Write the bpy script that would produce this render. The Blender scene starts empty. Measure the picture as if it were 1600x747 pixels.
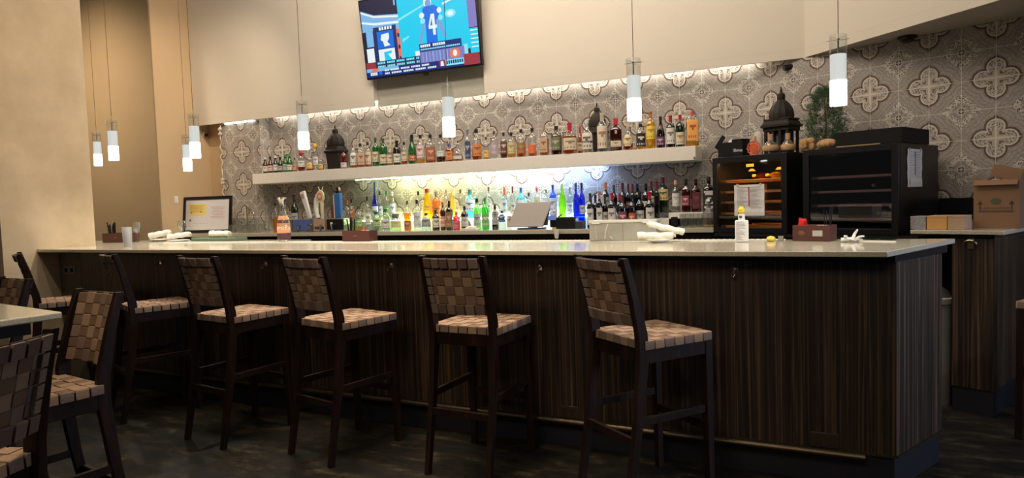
import bpy, bmesh, math, random
from mathutils import Vector, Matrix

scene = bpy.context.scene
C = scene.collection
random.seed(7)
PI = math.pi
R = math.radians

# ------------------------------------------------------------------ camera
cd = bpy.data.cameras.new('camera')
cam = bpy.data.objects.new('camera', cd)
C.objects.link(cam)
scene.camera = cam
cd.sensor_width = 36.0
cd.lens = 36.0 * 1058.28 / 1600.0
cd.clip_start = 0.05
YAW, PITCH, ROLL = -0.4531392, 0.0549613, 0.0325365
fw = Vector((math.sin(YAW) * math.cos(PITCH), math.cos(YAW) * math.cos(PITCH), -math.sin(PITCH)))
rt = Vector((math.cos(YAW), -math.sin(YAW), 0))
dn = fw.cross(rt)
right = rt * math.cos(ROLL) + dn * math.sin(ROLL)
down = dn * math.cos(ROLL) - rt * math.sin(ROLL)
EYE = Vector((0, 0, 1.325))
mw = Matrix(((right.x, -down.x, -fw.x, EYE.x), (right.y, -down.y, -fw.y, EYE.y), (right.z, -down.z, -fw.z, EYE.z), (0, 0, 0, 1)))
cam.matrix_world = mw

# ------------------------------------------------------------------ world, exposure, large lights
world = bpy.data.worlds.new('world')
scene.world = world
world.use_nodes = True
bg = world.node_tree.nodes['Background']
bg.inputs[0].default_value = (0.80, 0.76, 0.74, 1)
bg.inputs[1].default_value = 0.05
vs = scene.view_settings
vs.view_transform = 'Standard'
vs.look = 'None'
vs.exposure = 0.0
vs.gamma = 1.0
vs.use_curve_mapping = False
scene.cycles.transparent_max_bounces = 24
scene.cycles.max_bounces = 8
scene.cycles.sample_clamp_indirect = 6.0
scene.cycles.caustics_reflective = False
scene.cycles.caustics_refractive = False


def light(name, kind, loc, target, power, color, size=0.3, size_y=None, angle=None, blend=0.6, spread=None):
    ld = bpy.data.lights.new(name, kind)
    ld.energy = power
    ld.color = color
    if kind == 'AREA':
        ld.size = size
        if size_y:
            ld.shape = 'RECTANGLE'
            ld.size_y = size_y
        if spread:
            ld.spread = spread
    else:
        ld.shadow_soft_size = size
    if kind == 'SPOT':
        ld.spot_size = angle
        ld.spot_blend = blend
    o = bpy.data.objects.new(name, ld)
    o.location = loc
    d = Vector(target) - Vector(loc)
    o.rotation_euler = d.to_track_quat('-Z', 'Y').to_euler()
    C.objects.link(o)
    return o


WARM = (1.0, 0.80, 0.56)
SOFTW = (1.0, 0.86, 0.70)
COOL = (0.68, 0.78, 1.0)
# unseen ceiling lights washing the left column, the soffit and the alcove, plus added fills
light('column_spot', 'SPOT', (-3.6, 1.6, 4.4), (-5.74, 3.2, 2.0), 82, WARM, 0.06, angle=R(75), blend=0.9)
light('column_low_spot', 'SPOT', (-3.9, 2.3, 4.4), (-5.74, 3.4, 0.9), 75, WARM, 0.06, angle=R(60), blend=0.8)
light('alcove_spot', 'SPOT', (-5.4, 4.6, 4.3), (-7.49, 5.95, 1.8), 170, WARM, 0.06, angle=R(75), blend=0.9)
light('soffit_wash', 'AREA', (-2.9, 3.4, 4.45), (-2.9, 6.15, 3.0), 125, SOFTW, 4.5, 0.5)
light('soffit_wash_east', 'AREA', (0.2, 3.0, 4.45), (0.6, 5.6, 3.3), 22, SOFTW, 1.6, 0.5)
light('backbar_fill', 'AREA', (-3.2, 4.5, 4.4), (-3.2, 6.1, 1.9), 55, SOFTW, 4.6, 0.3)  # added fill without a fixture, brightens shelf, tiles and bottles
light('dining_spot', 'SPOT', (-2.2, 0.9, 4.4), (-2.5, 1.2, 1.0), 110, WARM, 0.06, angle=R(60), blend=0.9)
light('stool_spot', 'AREA', (-2.4, 2.6, 4.45), (-2.2, 2.8, 0.7), 28, WARM, 3.6, 0.3, spread=R(60))
light('alcove_fill', 'AREA', (-8.3, 4.0, 4.3), (-8.6, 5.58, 1.9), 36, WARM, 0.8, 0.8, spread=R(90))
light('dining_fill', 'AREA', (-0.6, -1.2, 3.4), (-1.3, 2.9, 0.8), 11, WARM, 2.4, 1.0, spread=R(70))  # added fill from the camera side, lifts the stool backs and bar front
# daylight from the street windows, off to the right of the bar
light('street_window', 'AREA', (3.5, 3.3, 1.7), (0.35, 3.6, 0.6), 15, COOL, 1.0, 1.0, spread=R(80))

# ------------------------------------------------------------------ helpers
MATS = {}


def new_mat(name):
    m = bpy.data.materials.new(name)
    m.use_nodes = True
    MATS[name] = m
    return m, m.node_tree, m.node_tree.nodes['Principled BSDF']


def mat(name, col, rough=0.5, metal=0.0, spec=0.5, emit=None, es=0.0, noise=0.0, nscale=30.0, bump=0.0, coat=0.0):
    if name in MATS:
        return MATS[name]
    m, nt, b = new_mat(name)
    b.inputs['Base Color'].default_value = (*col, 1)
    b.inputs['Roughness'].default_value = rough
    b.inputs['Metallic'].default_value = metal
    b.inputs['Specular IOR Level'].default_value = spec
    b.inputs['Coat Weight'].default_value = coat
    if emit:
        b.inputs['Emission Color'].default_value = (*emit, 1)
        b.inputs['Emission Strength'].default_value = es
    tc = nt.nodes.new('ShaderNodeTexCoord')
    n = nt.nodes.new('ShaderNodeTexNoise')
    n.inputs['Scale'].default_value = nscale
    n.inputs['Detail'].default_value = 3
    nt.links.new(tc.outputs['Object'], n.inputs['Vector'])
    k = noise if noise else 0.06
    mx = nt.nodes.new('ShaderNodeMix')
    mx.data_type = 'RGBA'
    mx.inputs[6].default_value = (*[max(0, c * (1 - k)) for c in col], 1)
    mx.inputs[7].default_value = (*[min(1, c * (1 + k)) for c in col], 1)
    nt.links.new(n.outputs['Fac'], mx.inputs[0])
    nt.links.new(mx.outputs[2], b.inputs['Base Color'])
    if bump:
        bp = nt.nodes.new('ShaderNodeBump')
        bp.inputs['Strength'].default_value = bump
        bp.inputs['Distance'].default_value = 0.004
        nt.links.new(n.outputs['Fac'], bp.inputs['Height'])
        nt.links.new(bp.outputs[0], b.inputs['Normal'])
    return m


def glass(name, col, body=0.0, gloss=0.08, rough=0.03):
    """thin coloured glass: tinted see-through, a little scattering body, a mirror coat"""
    if name in MATS:
        return MATS[name]
    m, nt, b = new_mat(name)
    nt.nodes.remove(b)
    out = nt.nodes['Material Output']
    t = nt.nodes.new('ShaderNodeBsdfTransparent')
    t.inputs[0].default_value = (*col, 1)
    tl = nt.nodes.new('ShaderNodeBsdfTranslucent')
    tl.inputs[0].default_value = (*[c ** 1.5 for c in col], 1)
    df = nt.nodes.new('ShaderNodeBsdfDiffuse')
    df.inputs[0].default_value = (*[c ** 1.5 for c in col], 1)
    ad = nt.nodes.new('ShaderNodeMixShader')
    ad.inputs[0].default_value = 0.5
    nt.links.new(tl.outputs[0], ad.inputs[1])
    nt.links.new(df.outputs[0], ad.inputs[2])
    m1 = nt.nodes.new('ShaderNodeMixShader')
    m1.inputs[0].default_value = body
    nt.links.new(t.outputs[0], m1.inputs[1])
    nt.links.new(ad.outputs[0], m1.inputs[2])
    g = nt.nodes.new('ShaderNodeBsdfGlossy')
    g.inputs['Roughness'].default_value = rough
    fr = nt.nodes.new('ShaderNodeLayerWeight')
    fr.inputs[0].default_value = 0.25
    mm = nt.nodes.new('ShaderNodeMath')
    mm.operation = 'MULTIPLY_ADD'
    mm.inputs[1].default_value = 0.55
    mm.inputs[2].default_value = gloss
    nt.links.new(fr.outputs['Facing'], mm.inputs[0])
    m2 = nt.nodes.new('ShaderNodeMixShader')
    nt.links.new(mm.outputs[0], m2.inputs[0])
    nt.links.new(m1.outputs[0], m2.inputs[1])
    nt.links.new(g.outputs[0], m2.inputs[2])
    nt.links.new(m2.outputs[0], out.inputs[0])
    return m


def emissive(name, col, strength):
    if name in MATS:
        return MATS[name]
    m, nt, b = new_mat(name)
    b.inputs['Base Color'].default_value = (*[c * 0.04 for c in col], 1)
    b.inputs['Emission Color'].default_value = (*col, 1)
    b.inputs['Emission Strength'].default_value = strength
    return m


class MB:
    """collects boxes, lathes, tubes and prisms and links them as ONE mesh object"""

    def __init__(self):
        self.v = []
        self.f = []
        self.m = []
        self.uv = None

    def add(self, verts, faces, mi=0, M=None):
        n = len(self.v)
        for p in verts:
            p = Vector(p)
            self.v.append(M @ p if M else p)
        for fc in faces:
            self.f.append([n + i for i in fc])
            self.m.append(mi)
        return self

    def box(self, c, s, mi=0, M=None, top=None, topoff=(0, 0)):
        """c centre of the box, s size; top scales the upper face (tapers)"""
        x, y, z = c
        a, b, h = s[0] / 2, s[1] / 2, s[2] / 2
        t = top if top else (1, 1)
        ox, oy = topoff
        vs_ = [(x - a, y - b, z - h), (x + a, y - b, z - h), (x + a, y + b, z - h), (x - a, y + b, z - h),
               (x - a * t[0] + ox, y - b * t[1] + oy, z + h), (x + a * t[0] + ox, y - b * t[1] + oy, z + h),
               (x + a * t[0] + ox, y + b * t[1] + oy, z + h), (x - a * t[0] + ox, y + b * t[1] + oy, z + h)]
        fs = [(0, 3, 2, 1), (4, 5, 6, 7), (0, 1, 5, 4), (1, 2, 6, 5), (2, 3, 7, 6), (3, 0, 4, 7)]
        return self.add(vs_, fs, mi, M)

    def bar(self, p, q, w, h, mi=0, up=(0, 0, 1), w2=None, h2=None):
        """rectangular bar from p to q, w across, h along 'up'"""
        p, q = Vector(p), Vector(q)
        d = (q - p).normalized()
        u = Vector(up)
        s = d.cross(u)
        if s.length < 1e-4:
            s = d.cross(Vector((0, 1, 0)))
        s.normalize()
        u = s.cross(d).normalized()
        w2 = w if w2 is None else w2
        h2 = h if h2 is None else h2
        vs_ = []
        for c, ww, hh in ((p, w, h), (q, w2, h2)):
            for a, b in ((-1, -1), (1, -1), (1, 1), (-1, 1)):
                vs_.append(c + s * (a * ww / 2) + u * (b * hh / 2))
        fs = [(0, 1, 2, 3), (7, 6, 5, 4), (0, 4, 5, 1), (1, 5, 6, 2), (2, 6, 7, 3), (3, 7, 4, 0)]
        return self.add(vs_, fs, mi)

    def prism(self, poly, z0, z1, mi=0, M=None):
        n = len(poly)
        area = sum(poly[i][0] * poly[(i + 1) % n][1] - poly[(i + 1) % n][0] * poly[i][1] for i in range(n))
        if area < 0:
            poly = list(reversed(poly))
        vs_ = [(x, y, z0) for x, y in poly] + [(x, y, z1) for x, y in poly]
        fs = [tuple(reversed(range(n))), tuple(range(n, 2 * n))]
        fs += [(i, (i + 1) % n, n + (i + 1) % n, n + i) for i in range(n)]
        return self.add(vs_, fs, mi, M)

    def lathe(self, prof, seg=16, M=None, mi=0, ex=2.0, sy=1.0, mfun=None, cap=True):
        """prof [(r,z)...] bottom to top; ex > 2 squares the section"""
        vs_ = []
        for r, z in prof:
            for k in range(seg):
                a = 2 * PI * (k + 0.5) / seg
                c, s = math.cos(a), math.sin(a)
                q = 1.0 if ex == 2.0 else (abs(c) ** ex + abs(s) ** ex) ** (-1 / ex)
                vs_.append((r * c * q, r * s * q * sy, z))
        n0 = len(self.f)
        fs = []
        mis = []
        for i in range(len(prof) - 1):
            zm = (prof[i][1] + prof[i + 1][1]) / 2
            for k in range(seg):
                k2 = (k + 1) % seg
                fs.append((i * seg + k, i * seg + k2, (i + 1) * seg + k2, (i + 1) * seg + k))
                mis.append(mfun(zm) if mfun else mi)
        if cap:
            fs.append(tuple(reversed(range(seg))))
            mis.append(mfun(prof[0][1]) if mfun else mi)
            fs.append(tuple(range((len(prof) - 1) * seg, len(prof) * seg)))
            mis.append(mfun(prof[-1][1]) if mfun else mi)
        self.add(vs_, fs, mi, M)
        self.m[n0:] = mis
        return self

    def tube(self, pts, r, seg=8, mi=0, closed=False, r_end=None):
        pts = [Vector(p) for p in pts]
        n = len(pts)
        vs_ = []
        prev = None
        for i, p in enumerate(pts):
            a = pts[(i - 1) % n] if (closed or i > 0) else p
            b = pts[(i + 1) % n] if (closed or i < n - 1) else p
            d = (b - a).normalized()
            if prev is None:
                s = d.cross(Vector((0, 0, 1)))
                if s.length < 1e-3:
                    s = d.cross(Vector((1, 0, 0)))
                s.normalize()
            else:
                s = (prev - d * prev.dot(d)).normalized()
            prev = s
            t = d.cross(s)
            rr = r if r_end is None else r + (r_end - r) * i / (n - 1)
            for k in range(seg):
                an = 2 * PI * k / seg
                vs_.append(p + s * (rr * math.cos(an)) + t * (rr * math.sin(an)))
        fs = []
        m_ = n if closed else n - 1
        for i in range(m_):
            j = (i + 1) % n
            for k in range(seg):
                k2 = (k + 1) % seg
                fs.append((i * seg + k, j * seg + k, j * seg + k2, i * seg + k2))
        if not closed:
            fs.append(tuple(range(seg)))
            fs.append(tuple(reversed(range((n - 1) * seg, n * seg))))
        return self.add(vs_, fs, mi)

    def sphere(self, c, r, seg=12, rings=8, mi=0, s=(1, 1, 1), wob=0.0):
        vs_ = []
        for i in range(1, rings):
            t = PI * i / rings
            for k in range(seg):
                a = 2 * PI * k / seg
                w = 1 + wob * math.sin(3 * a + i) * math.sin(t)
                vs_.append((c[0] + r * w * s[0] * math.sin(t) * math.cos(a), c[1] + r * w * s[1] * math.sin(t) * math.sin(a), c[2] - r * s[2] * math.cos(t)))
        vs_.append((c[0], c[1], c[2] - r * s[2]))
        vs_.append((c[0], c[1], c[2] + r * s[2]))
        b, t_ = len(vs_) - 2, len(vs_) - 1
        fs = []
        for i in range(rings - 2):
            for k in range(seg):
                k2 = (k + 1) % seg
                fs.append((i * seg + k, i * seg + k2, (i + 1) * seg + k2, (i + 1) * seg + k))
        for k in range(seg):
            k2 = (k + 1) % seg
            fs.append((b, k2, k))
            fs.append((t_, (rings - 2) * seg + k, (rings - 2) * seg + k2))
        return self.add(vs_, fs, mi)

    def mesh(self, name, mats, smooth=True, angle=35):
        me = bpy.data.meshes.new(name)
        me.from_pydata([tuple(p) for p in self.v], [], self.f)
        for m_ in mats:
            me.materials.append(m_)
        me.polygons.foreach_set('material_index', self.m)
        if smooth:
            me.shade_smooth()
            me.set_sharp_from_angle(angle=R(angle))
        me.update()
        return me

    def build(self, name, mats, parent=None, loc=(0, 0, 0), rotz=0.0, bevel=0.0, smooth=True, angle=35, rot=None):
        if not isinstance(mats, (list, tuple)):
            mats = [mats]
        o = bpy.data.objects.new(name, self.mesh(name, mats, smooth, angle))
        C.objects.link(o)
        o.location = loc
        o.rotation_euler = rot if rot else (0, 0, rotz)
        if parent:
            o.parent = parent
        if bevel:
            bv = o.modifiers.new('bevel', 'BEVEL')
            bv.width = bevel
            bv.segments = 2
            bv.limit_method = 'ANGLE'
            bv.angle_limit = R(40)
        return o


def tag(o, label, cat, group=None):
    o['label'] = label
    o['category'] = cat
    if group:
        o['group'] = group
    return o


def thing(name, label, cat, loc=(0, 0, 0), rotz=0.0, group=None):
    o = bpy.data.objects.new(name, None)
    o.empty_display_size = 0.05
    C.objects.link(o)
    o.location = loc
    o.rotation_euler = (0, 0, rotz)
    return tag(o, label, cat, group)


def struct(o):
    o['kind'] = 'structure'
    return o


def copy_tree(o, parent=None):
    c = o.copy()
    C.objects.link(c)
    c.parent = parent
    for ch in o.children:
        copy_tree(ch, c)
    return c


def text_mesh(s, size, m, name, parent, loc, rot, extrude=0.0004, align='CENTER'):
    """lettering as a mesh part"""
    cu = bpy.data.curves.new(name, 'FONT')
    cu.body = s
    cu.size = size
    cu.extrude = extrude
    cu.align_x = align
    cu.align_y = 'CENTER'
    t = bpy.data.objects.new(name, cu)
    C.objects.link(t)
    me = bpy.data.meshes.new_from_object(t.evaluated_get(bpy.context.evaluated_depsgraph_get()))
    bpy.data.objects.remove(t)
    bpy.data.curves.remove(cu)
    me.materials.clear()
    me.materials.append(m)
    o = bpy.data.objects.new(name, me)
    C.objects.link(o)
    o.location = loc
    o.rotation_euler = rot
    o.parent = parent
    return o


# node expression helper -------------------------------------------------
class NX:
    def __init__(self, nt):
        self.nt = nt

    def m(self, op, *a, clamp=False):
        n = self.nt.nodes.new('ShaderNodeMath')
        n.operation = op
        n.use_clamp = clamp
        for i, x in enumerate(a):
            if isinstance(x, (int, float)):
                n.inputs[i].default_value = x
            else:
                self.nt.links.new(x, n.inputs[i])
        return n.outputs[0]

    def add(self, a, b): return self.m('ADD', a, b)
    def sub(self, a, b): return self.m('SUBTRACT', a, b)
    def mul(self, a, b): return self.m('MULTIPLY', a, b)
    def mn(self, a, b): return self.m('MINIMUM', a, b)
    def mx(self, a, b): return self.m('MAXIMUM', a, b)
    def lt(self, a, b): return self.m('LESS_THAN', a, b)
    def gt(self, a, b): return self.m('GREATER_THAN', a, b)
    def ab(self, a): return self.m('ABSOLUTE', a)

    def hyp(self, a, b):
        return self.m('SQRT', self.add(self.mul(a, a), self.mul(b, b)))

    def mix(self, f, a, b):
        n = self.nt.nodes.new('ShaderNodeMix')
        n.data_type = 'RGBA'
        for i, x in ((0, f), (6, a), (7, b)):
            if isinstance(x, (int, float)):
                n.inputs[i].default_value = x
            elif isinstance(x, tuple):
                n.inputs[i].default_value = (*x, 1)
            else:
                self.nt.links.new(x, n.inputs[i])
        return n.outputs[2]


def tile_material():
    m, nt, b = new_mat('patterned_tile')
    x = NX(nt)
    uv = nt.nodes.new('ShaderNodeUVMap')
    uv.uv_map = 'UVMap'
    sp = nt.nodes.new('ShaderNodeSeparateXYZ')
    nt.links.new(uv.outputs[0], sp.inputs[0])
    P = 0.4063
    U = x.m('DIVIDE', sp.outputs[0], P)
    V = x.m('DIVIDE', x.sub(sp.outputs[1], 2.057), P)
    ax = x.mul(x.ab(x.sub(x.m('FRACT', x.add(U, 100.5)), 0.5)), 2)
    ay = x.mul(x.ab(x.sub(x.m('FRACT', x.add(V, 100.5)), 0.5)), 2)
    q = x.mx(ax, ay)
    r = x.mn(ax, ay)
    s = x.add(ax, ay)
    d1 = x.sub(x.hyp(x.sub(q, 0.37), r), 0.275)
    d2 = x.mul(x.sub(x.add(q, x.mul(r, 1.7)), 0.69), 0.5)
    d = x.mn(d1, d2)
    bx = x.sub(1, ax)
    by = x.sub(1, ay)
    rc = x.hyp(bx, by)
    mc = x.add(bx, by)
    vo = nt.nodes.new('ShaderNodeTexVoronoi')
    vo.inputs['Scale'].default_value = 105
    nt.links.new(uv.outputs[0], vo.inputs['Vector'])
    vo2 = nt.nodes.new('ShaderNodeTexVoronoi')
    vo2.inputs['Scale'].default_value = 150
    nt.links.new(uv.outputs[0], vo2.inputs['Vector'])
    speck = x.lt(vo.outputs['Distance'], 0.40)
    speck2 = x.gt(vo2.outputs['Distance'], 0.45)
    GREY = (0.33, 0.303, 0.28)
    GREY2 = (0.42, 0.388, 0.36)
    CREAM = (0.56, 0.515, 0.46)
    DARK = (0.050, 0.035, 0.030)
    wave = x.m('MULTIPLY_ADD', x.m('SINE', x.mul(d, 52)), 0.5, 0.5)
    base = x.mix(wave, GREY, GREY2)
    base = x.mix(x.mul(speck2, 0.40), base, (0.13, 0.105, 0.09))
    # corner medallion: a jagged wreath of pale and dark leaves round a small ring
    ang = x.m('ARCTAN2', by, bx)
    zig = x.mul(x.ab(x.m('SINE', x.mul(ang, 8))), 0.10)
    mz = x.add(mc, zig)
    wreath = x.mn(x.lt(mz, 0.66), x.gt(mz, 0.44))
    leaf = x.mix(speck, CREAM, DARK)
    base = x.mix(x.mul(wreath, 0.85), base, leaf)
    base = x.mix(x.mul(x.mn(x.lt(mz, 0.44), speck), 0.45), base, DARK)
    ring = x.mn(x.gt(rc, 0.055), x.lt(rc, 0.10))
    base = x.mix(ring, base, (0.07, 0.055, 0.05))
    base = x.mix(x.mn(x.gt(rc, 0.10), x.lt(rc, 0.125)), base, CREAM)
    # quatrefoil: pale rim, filigree, cross with four petals
    ins = x.mix(speck, (0.45, 0.41, 0.365), (0.10, 0.075, 0.06))
    ins = x.mix(x.mn(x.lt(s, 0.34), x.gt(r, 0.035)), ins, x.mix(x.gt(r, 0.10), (0.42, 0.36, 0.31), (0.17, 0.115, 0.085)))
    ins = x.mix(x.lt(r, x.m('MULTIPLY_ADD', x.sub(0.5, q), 0.05, 0.016)), ins, CREAM)
    ins = x.mix(x.gt(d, -0.045), ins, CREAM)
    base = x.mix(x.lt(d, 0.0), base, ins)
    dots = x.m('MULTIPLY_ADD', x.mul(x.m('SINE', x.mul(ax, 110)), x.m('SINE', x.mul(ay, 110))), 0.5, 0.5)
    bcol = x.mix(x.mul(dots, 0.45), (0.075, 0.035, 0.028), (0.26, 0.18, 0.15))
    border = x.mn(x.gt(d, 0.0), x.lt(d, x.m('MULTIPLY_ADD', dots, 0.03, 0.05)))
    base = x.mix(border, base, bcol)
    # pale grout on every 20 cm tile edge
    gx = x.mn(ax, bx)
    gy = x.mn(ay, by)
    gr = x.lt(x.mn(gx, gy), 0.012)
    base = x.mix(x.mul(gr, 0.7), base, (0.62, 0.57, 0.51))
    nt.links.new(base, b.inputs['Base Color'])
    n = nt.nodes.new('ShaderNodeTexNoise')
    n.inputs['Scale'].default_value = 9
    nt.links.new(uv.outputs[0], n.inputs['Vector'])
    nt.links.new(x.m('MULTIPLY_ADD', n.outputs['Fac'], 0.20, 0.16), b.inputs['Roughness'])
    bp = nt.nodes.new('ShaderNodeBump')
    bp.inputs['Strength'].default_value = 0.35
    bp.inputs['Distance'].default_value = 0.002
    hh = x.sub(x.mul(vo.outputs['Distance'], 0.4), gr)
    nt.links.new(hh, bp.inputs['Height'])
    nt.links.new(bp.outputs[0], b.inputs['Normal'])
    b.inputs['Specular IOR Level'].default_value = 0.5
    return m


def wood_material(name, c0, c1, c2, sx=55, sz=0.9, rough=0.42):
    m, nt, b = new_mat(name)
    tc = nt.nodes.new('ShaderNodeTexCoord')
    mp = nt.nodes.new('ShaderNodeMapping')
    mp.inputs['Scale'].default_value = (sx, sx, sz)
    nt.links.new(tc.outputs['Object'], mp.inputs[0])
    n = nt.nodes.new('ShaderNodeTexNoise')
    n.inputs['Scale'].default_value = 1.0
    n.inputs['Detail'].default_value = 5
    n.inputs['Distortion'].default_value = 0.6
    nt.links.new(mp.outputs[0], n.inputs['Vector'])
    n2 = nt.nodes.new('ShaderNodeTexNoise')
    n2.inputs['Scale'].default_value = 0.12
    nt.links.new(mp.outputs[0], n2.inputs['Vector'])
    cr = nt.nodes.new('ShaderNodeValToRGB')
    e = cr.color_ramp.elements
    e[0].position, e[0].color = 0.36, (*c0, 1)
    e[1].position, e[1].color = 0.68, (*c2, 1)
    k = e.new(0.52)
    k.color = (*c1, 1)
    nt.links.new(n.outputs['Fac'], cr.inputs[0])
    x = NX(nt)
    f = x.m('MULTIPLY_ADD', n2.outputs['Fac'], 1.1, 0.35)
    mx = nt.nodes.new('ShaderNodeMix')
    mx.data_type = 'RGBA'
    mx.blend_type = 'MULTIPLY'
    mx.inputs[0].default_value = 1
    nt.links.new(cr.outputs[0], mx.inputs[6])
    nt.links.new(f, mx.inputs[7])
    nt.links.new(mx.outputs[2], b.inputs['Base Color'])
    b.inputs['Roughness'].default_value = rough
    bp = nt.nodes.new('ShaderNodeBump')
    bp.inputs['Strength'].default_value = 0.15
    bp.inputs['Distance'].default_value = 0.001
    nt.links.new(n.outputs['Fac'], bp.inputs['Height'])
    nt.links.new(bp.outputs[0], b.inputs['Normal'])
    return m


def floor_material():
    m, nt, b = new_mat('dark_stained_concrete')
    tc = nt.nodes.new('ShaderNodeTexCoord')
    n = nt.nodes.new('ShaderNodeTexNoise')
    n.inputs['Scale'].default_value = 4.5
    b.inputs['Specular IOR Level'].default_value = 0.25
    n.inputs['Detail'].default_value = 9
    n.inputs['Roughness'].default_value = 0.7
    mp = nt.nodes.new('ShaderNodeMapping')
    mp.inputs['Scale'].default_value = (1.0, 2.2, 1)
    mp.inputs['Rotation'].default_value = (0, 0, 0.5)
    nt.links.new(tc.outputs['Object'], mp.inputs[0])
    nt.links.new(mp.outputs[0], n.inputs['Vector'])
    cr = nt.nodes.new('ShaderNodeValToRGB')
    e = cr.color_ramp.elements
    e[0].position, e[0].color = 0.42, (0.004, 0.0038, 0.0032, 1)
    e[1].position, e[1].color = 0.70, (0.070, 0.056, 0.034, 1)
    k = e.new(0.55)
    k.color = (0.014, 0.012, 0.008, 1)
    nt.links.new(n.outputs['Fac'], cr.inputs[0])
    nt.links.new(cr.outputs[0], b.inputs['Base Color'])
    x = NX(nt)
    nt.links.new(x.m('MULTIPLY_ADD', n.outputs['Fac'], -0.3, 0.66), b.inputs['Roughness'])
    bp = nt.nodes.new('ShaderNodeBump')
    bp.inputs['Strength'].default_value = 0.4
    bp.inputs['Distance'].default_value = 0.006
    nt.links.new(n.outputs['Fac'], bp.inputs['Height'])
    nt.links.new(bp.outputs[0], b.inputs['Normal'])
    return m


def plaster(name, ca, cb, scale=3.0, rough=0.85):
    m, nt, b = new_mat(name)
    tc = nt.nodes.new('ShaderNodeTexCoord')
    n = nt.nodes.new('ShaderNodeTexNoise')
    n.inputs['Scale'].default_value = scale
    n.inputs['Detail'].default_value = 8
    n.inputs['Roughness'].default_value = 0.6
    nt.links.new(tc.outputs['Object'], n.inputs['Vector'])
    x = NX(nt)
    f = x.m('MULTIPLY_ADD', n.outputs['Fac'], 2.2, -0.6, clamp=True)
    nt.links.new(x.mix(f, ca, cb), b.inputs['Base Color'])
    b.inputs['Roughness'].default_value = rough
    bp = nt.nodes.new('ShaderNodeBump')
    bp.inputs['Strength'].default_value = 0.12
    bp.inputs['Distance'].default_value = 0.01
    nt.links.new(n.outputs['Fac'], bp.inputs['Height'])
    nt.links.new(bp.outputs[0], b.inputs['Normal'])
    return m


def quartz(name, col):
    m, nt, b = new_mat(name)
    tc = nt.nodes.new('ShaderNodeTexCoord')
    v = nt.nodes.new('ShaderNodeTexVoronoi')
    v.inputs['Scale'].default_value = 260
    nt.links.new(tc.outputs['Object'], v.inputs['Vector'])
    x = NX(nt)
    c = x.mix(x.gt(v.outputs['Distance'], 0.50), col, tuple(k * 0.78 for k in col))
    sep = nt.nodes.new('ShaderNodeSeparateColor')
    nt.links.new(v.outputs['Color'], sep.inputs[0])
    c = x.mix(x.mul(x.gt(sep.outputs[0], 0.8), 0.3), c, (0.8, 0.76, 0.66))
    nt.links.new(c, b.inputs['Base Color'])
    b.inputs['Roughness'].default_value = 0.11
    b.inputs['Specular IOR Level'].default_value = 0.7
    return m


def strap_material(name, col):
    m, nt, b = new_mat(name)
    tc = nt.nodes.new('ShaderNodeTexCoord')
    w = nt.nodes.new('ShaderNodeTexWave')
    w.inputs['Scale'].default_value = 160
    w.inputs['Distortion'].default_value = 1.5
    nt.links.new(tc.outputs['Object'], w.inputs['Vector'])
    x = NX(nt)
    c = x.mix(w.outputs['Fac'], tuple(k * 0.72 for k in col), tuple(k * 1.15 for k in col))
    nt.links.new(c, b.inputs['Base Color'])
    b.inputs['Roughness'].default_value = 0.75
    return m


TILE = tile_material()
ZEBRA = wood_material('dark_zebra_veneer', (0.010, 0.006, 0.005), (0.028, 0.017, 0.011), (0.115, 0.070, 0.042), sx=85)
DARKWOOD = wood_material('espresso_wood', (0.010, 0.0045, 0.003), (0.016, 0.007, 0.005), (0.026, 0.011, 0.007), sx=30, sz=3, rough=0.50)
DARKWOOD.node_tree.nodes['Principled BSDF'].inputs['Specular IOR Level'].default_value = 0.22
FLOORM = floor_material()
PLASTER = plaster('tan_venetian_plaster', (0.50, 0.385, 0.25), (0.68, 0.54, 0.375))
PLASTER2 = plaster('golden_beige_plaster', (0.56, 0.41, 0.25), (0.62, 0.46, 0.29), 1.5)
BROWNW = plaster('shaded_brown_wall', (0.27, 0.195, 0.115), (0.30, 0.22, 0.13), 1.2)  # alcove shade put into the colour, a darker tone of the beige plaster
CREAMW = plaster('cream_painted_drywall', (0.60, 0.55, 0.475), (0.63, 0.575, 0.50), 1.0)
GREYW = plaster('grey_painted_knee_wall', (0.14, 0.125, 0.10), (0.16, 0.14, 0.115), 1.5)
QUARTZ = quartz('beige_quartz', (0.58, 0.53, 0.42))
QUARTZ2 = quartz('cream_quartz', (0.66, 0.63, 0.53))
STRAP_A = strap_material('tan_webbing', (0.36, 0.235, 0.155))
STRAP_B = strap_material('brown_webbing', (0.20, 0.120, 0.075))
STRAP_C = strap_material('mauve_brown_webbing', (0.155, 0.100, 0.085))
STRAP_D = strap_material('greyish_webbing', (0.23, 0.160, 0.130))
BLACK = mat('black_plastic', (0.009, 0.009, 0.011), 0.35, spec=0.3)
MBLACK = mat('matt_black', (0.008, 0.008, 0.009), 0.7, spec=0.2)
BLKMETAL = mat('black_powder_coat', (0.007, 0.0075, 0.010), 0.35, spec=0.25)
NAVYBLK = mat('blue_black_plinth', (0.010, 0.011, 0.018), 0.45)
STEEL = mat('brushed_steel', (0.55, 0.54, 0.52), 0.28, 1.0)
CHROME = mat('chrome', (0.8, 0.8, 0.8), 0.1, 1.0)
BRONZE = mat('aged_bronze_rail', (0.11, 0.085, 0.06), 0.45, 1.0)
WHITE = mat('white_paint', (0.78, 0.74, 0.68), 0.5)
PAPER = mat('white_paper', (0.80, 0.79, 0.78), 0.8)
LINEN = mat('white_linen', (0.82, 0.79, 0.70), 0.9, noise=0.12, nscale=60, bump=0.4)
CHINA = mat('white_china', (0.80, 0.80, 0.76), 0.12)
CLEARG = glass('clear_glass', (0.96, 0.98, 0.97), 0.02, 0.07)
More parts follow.
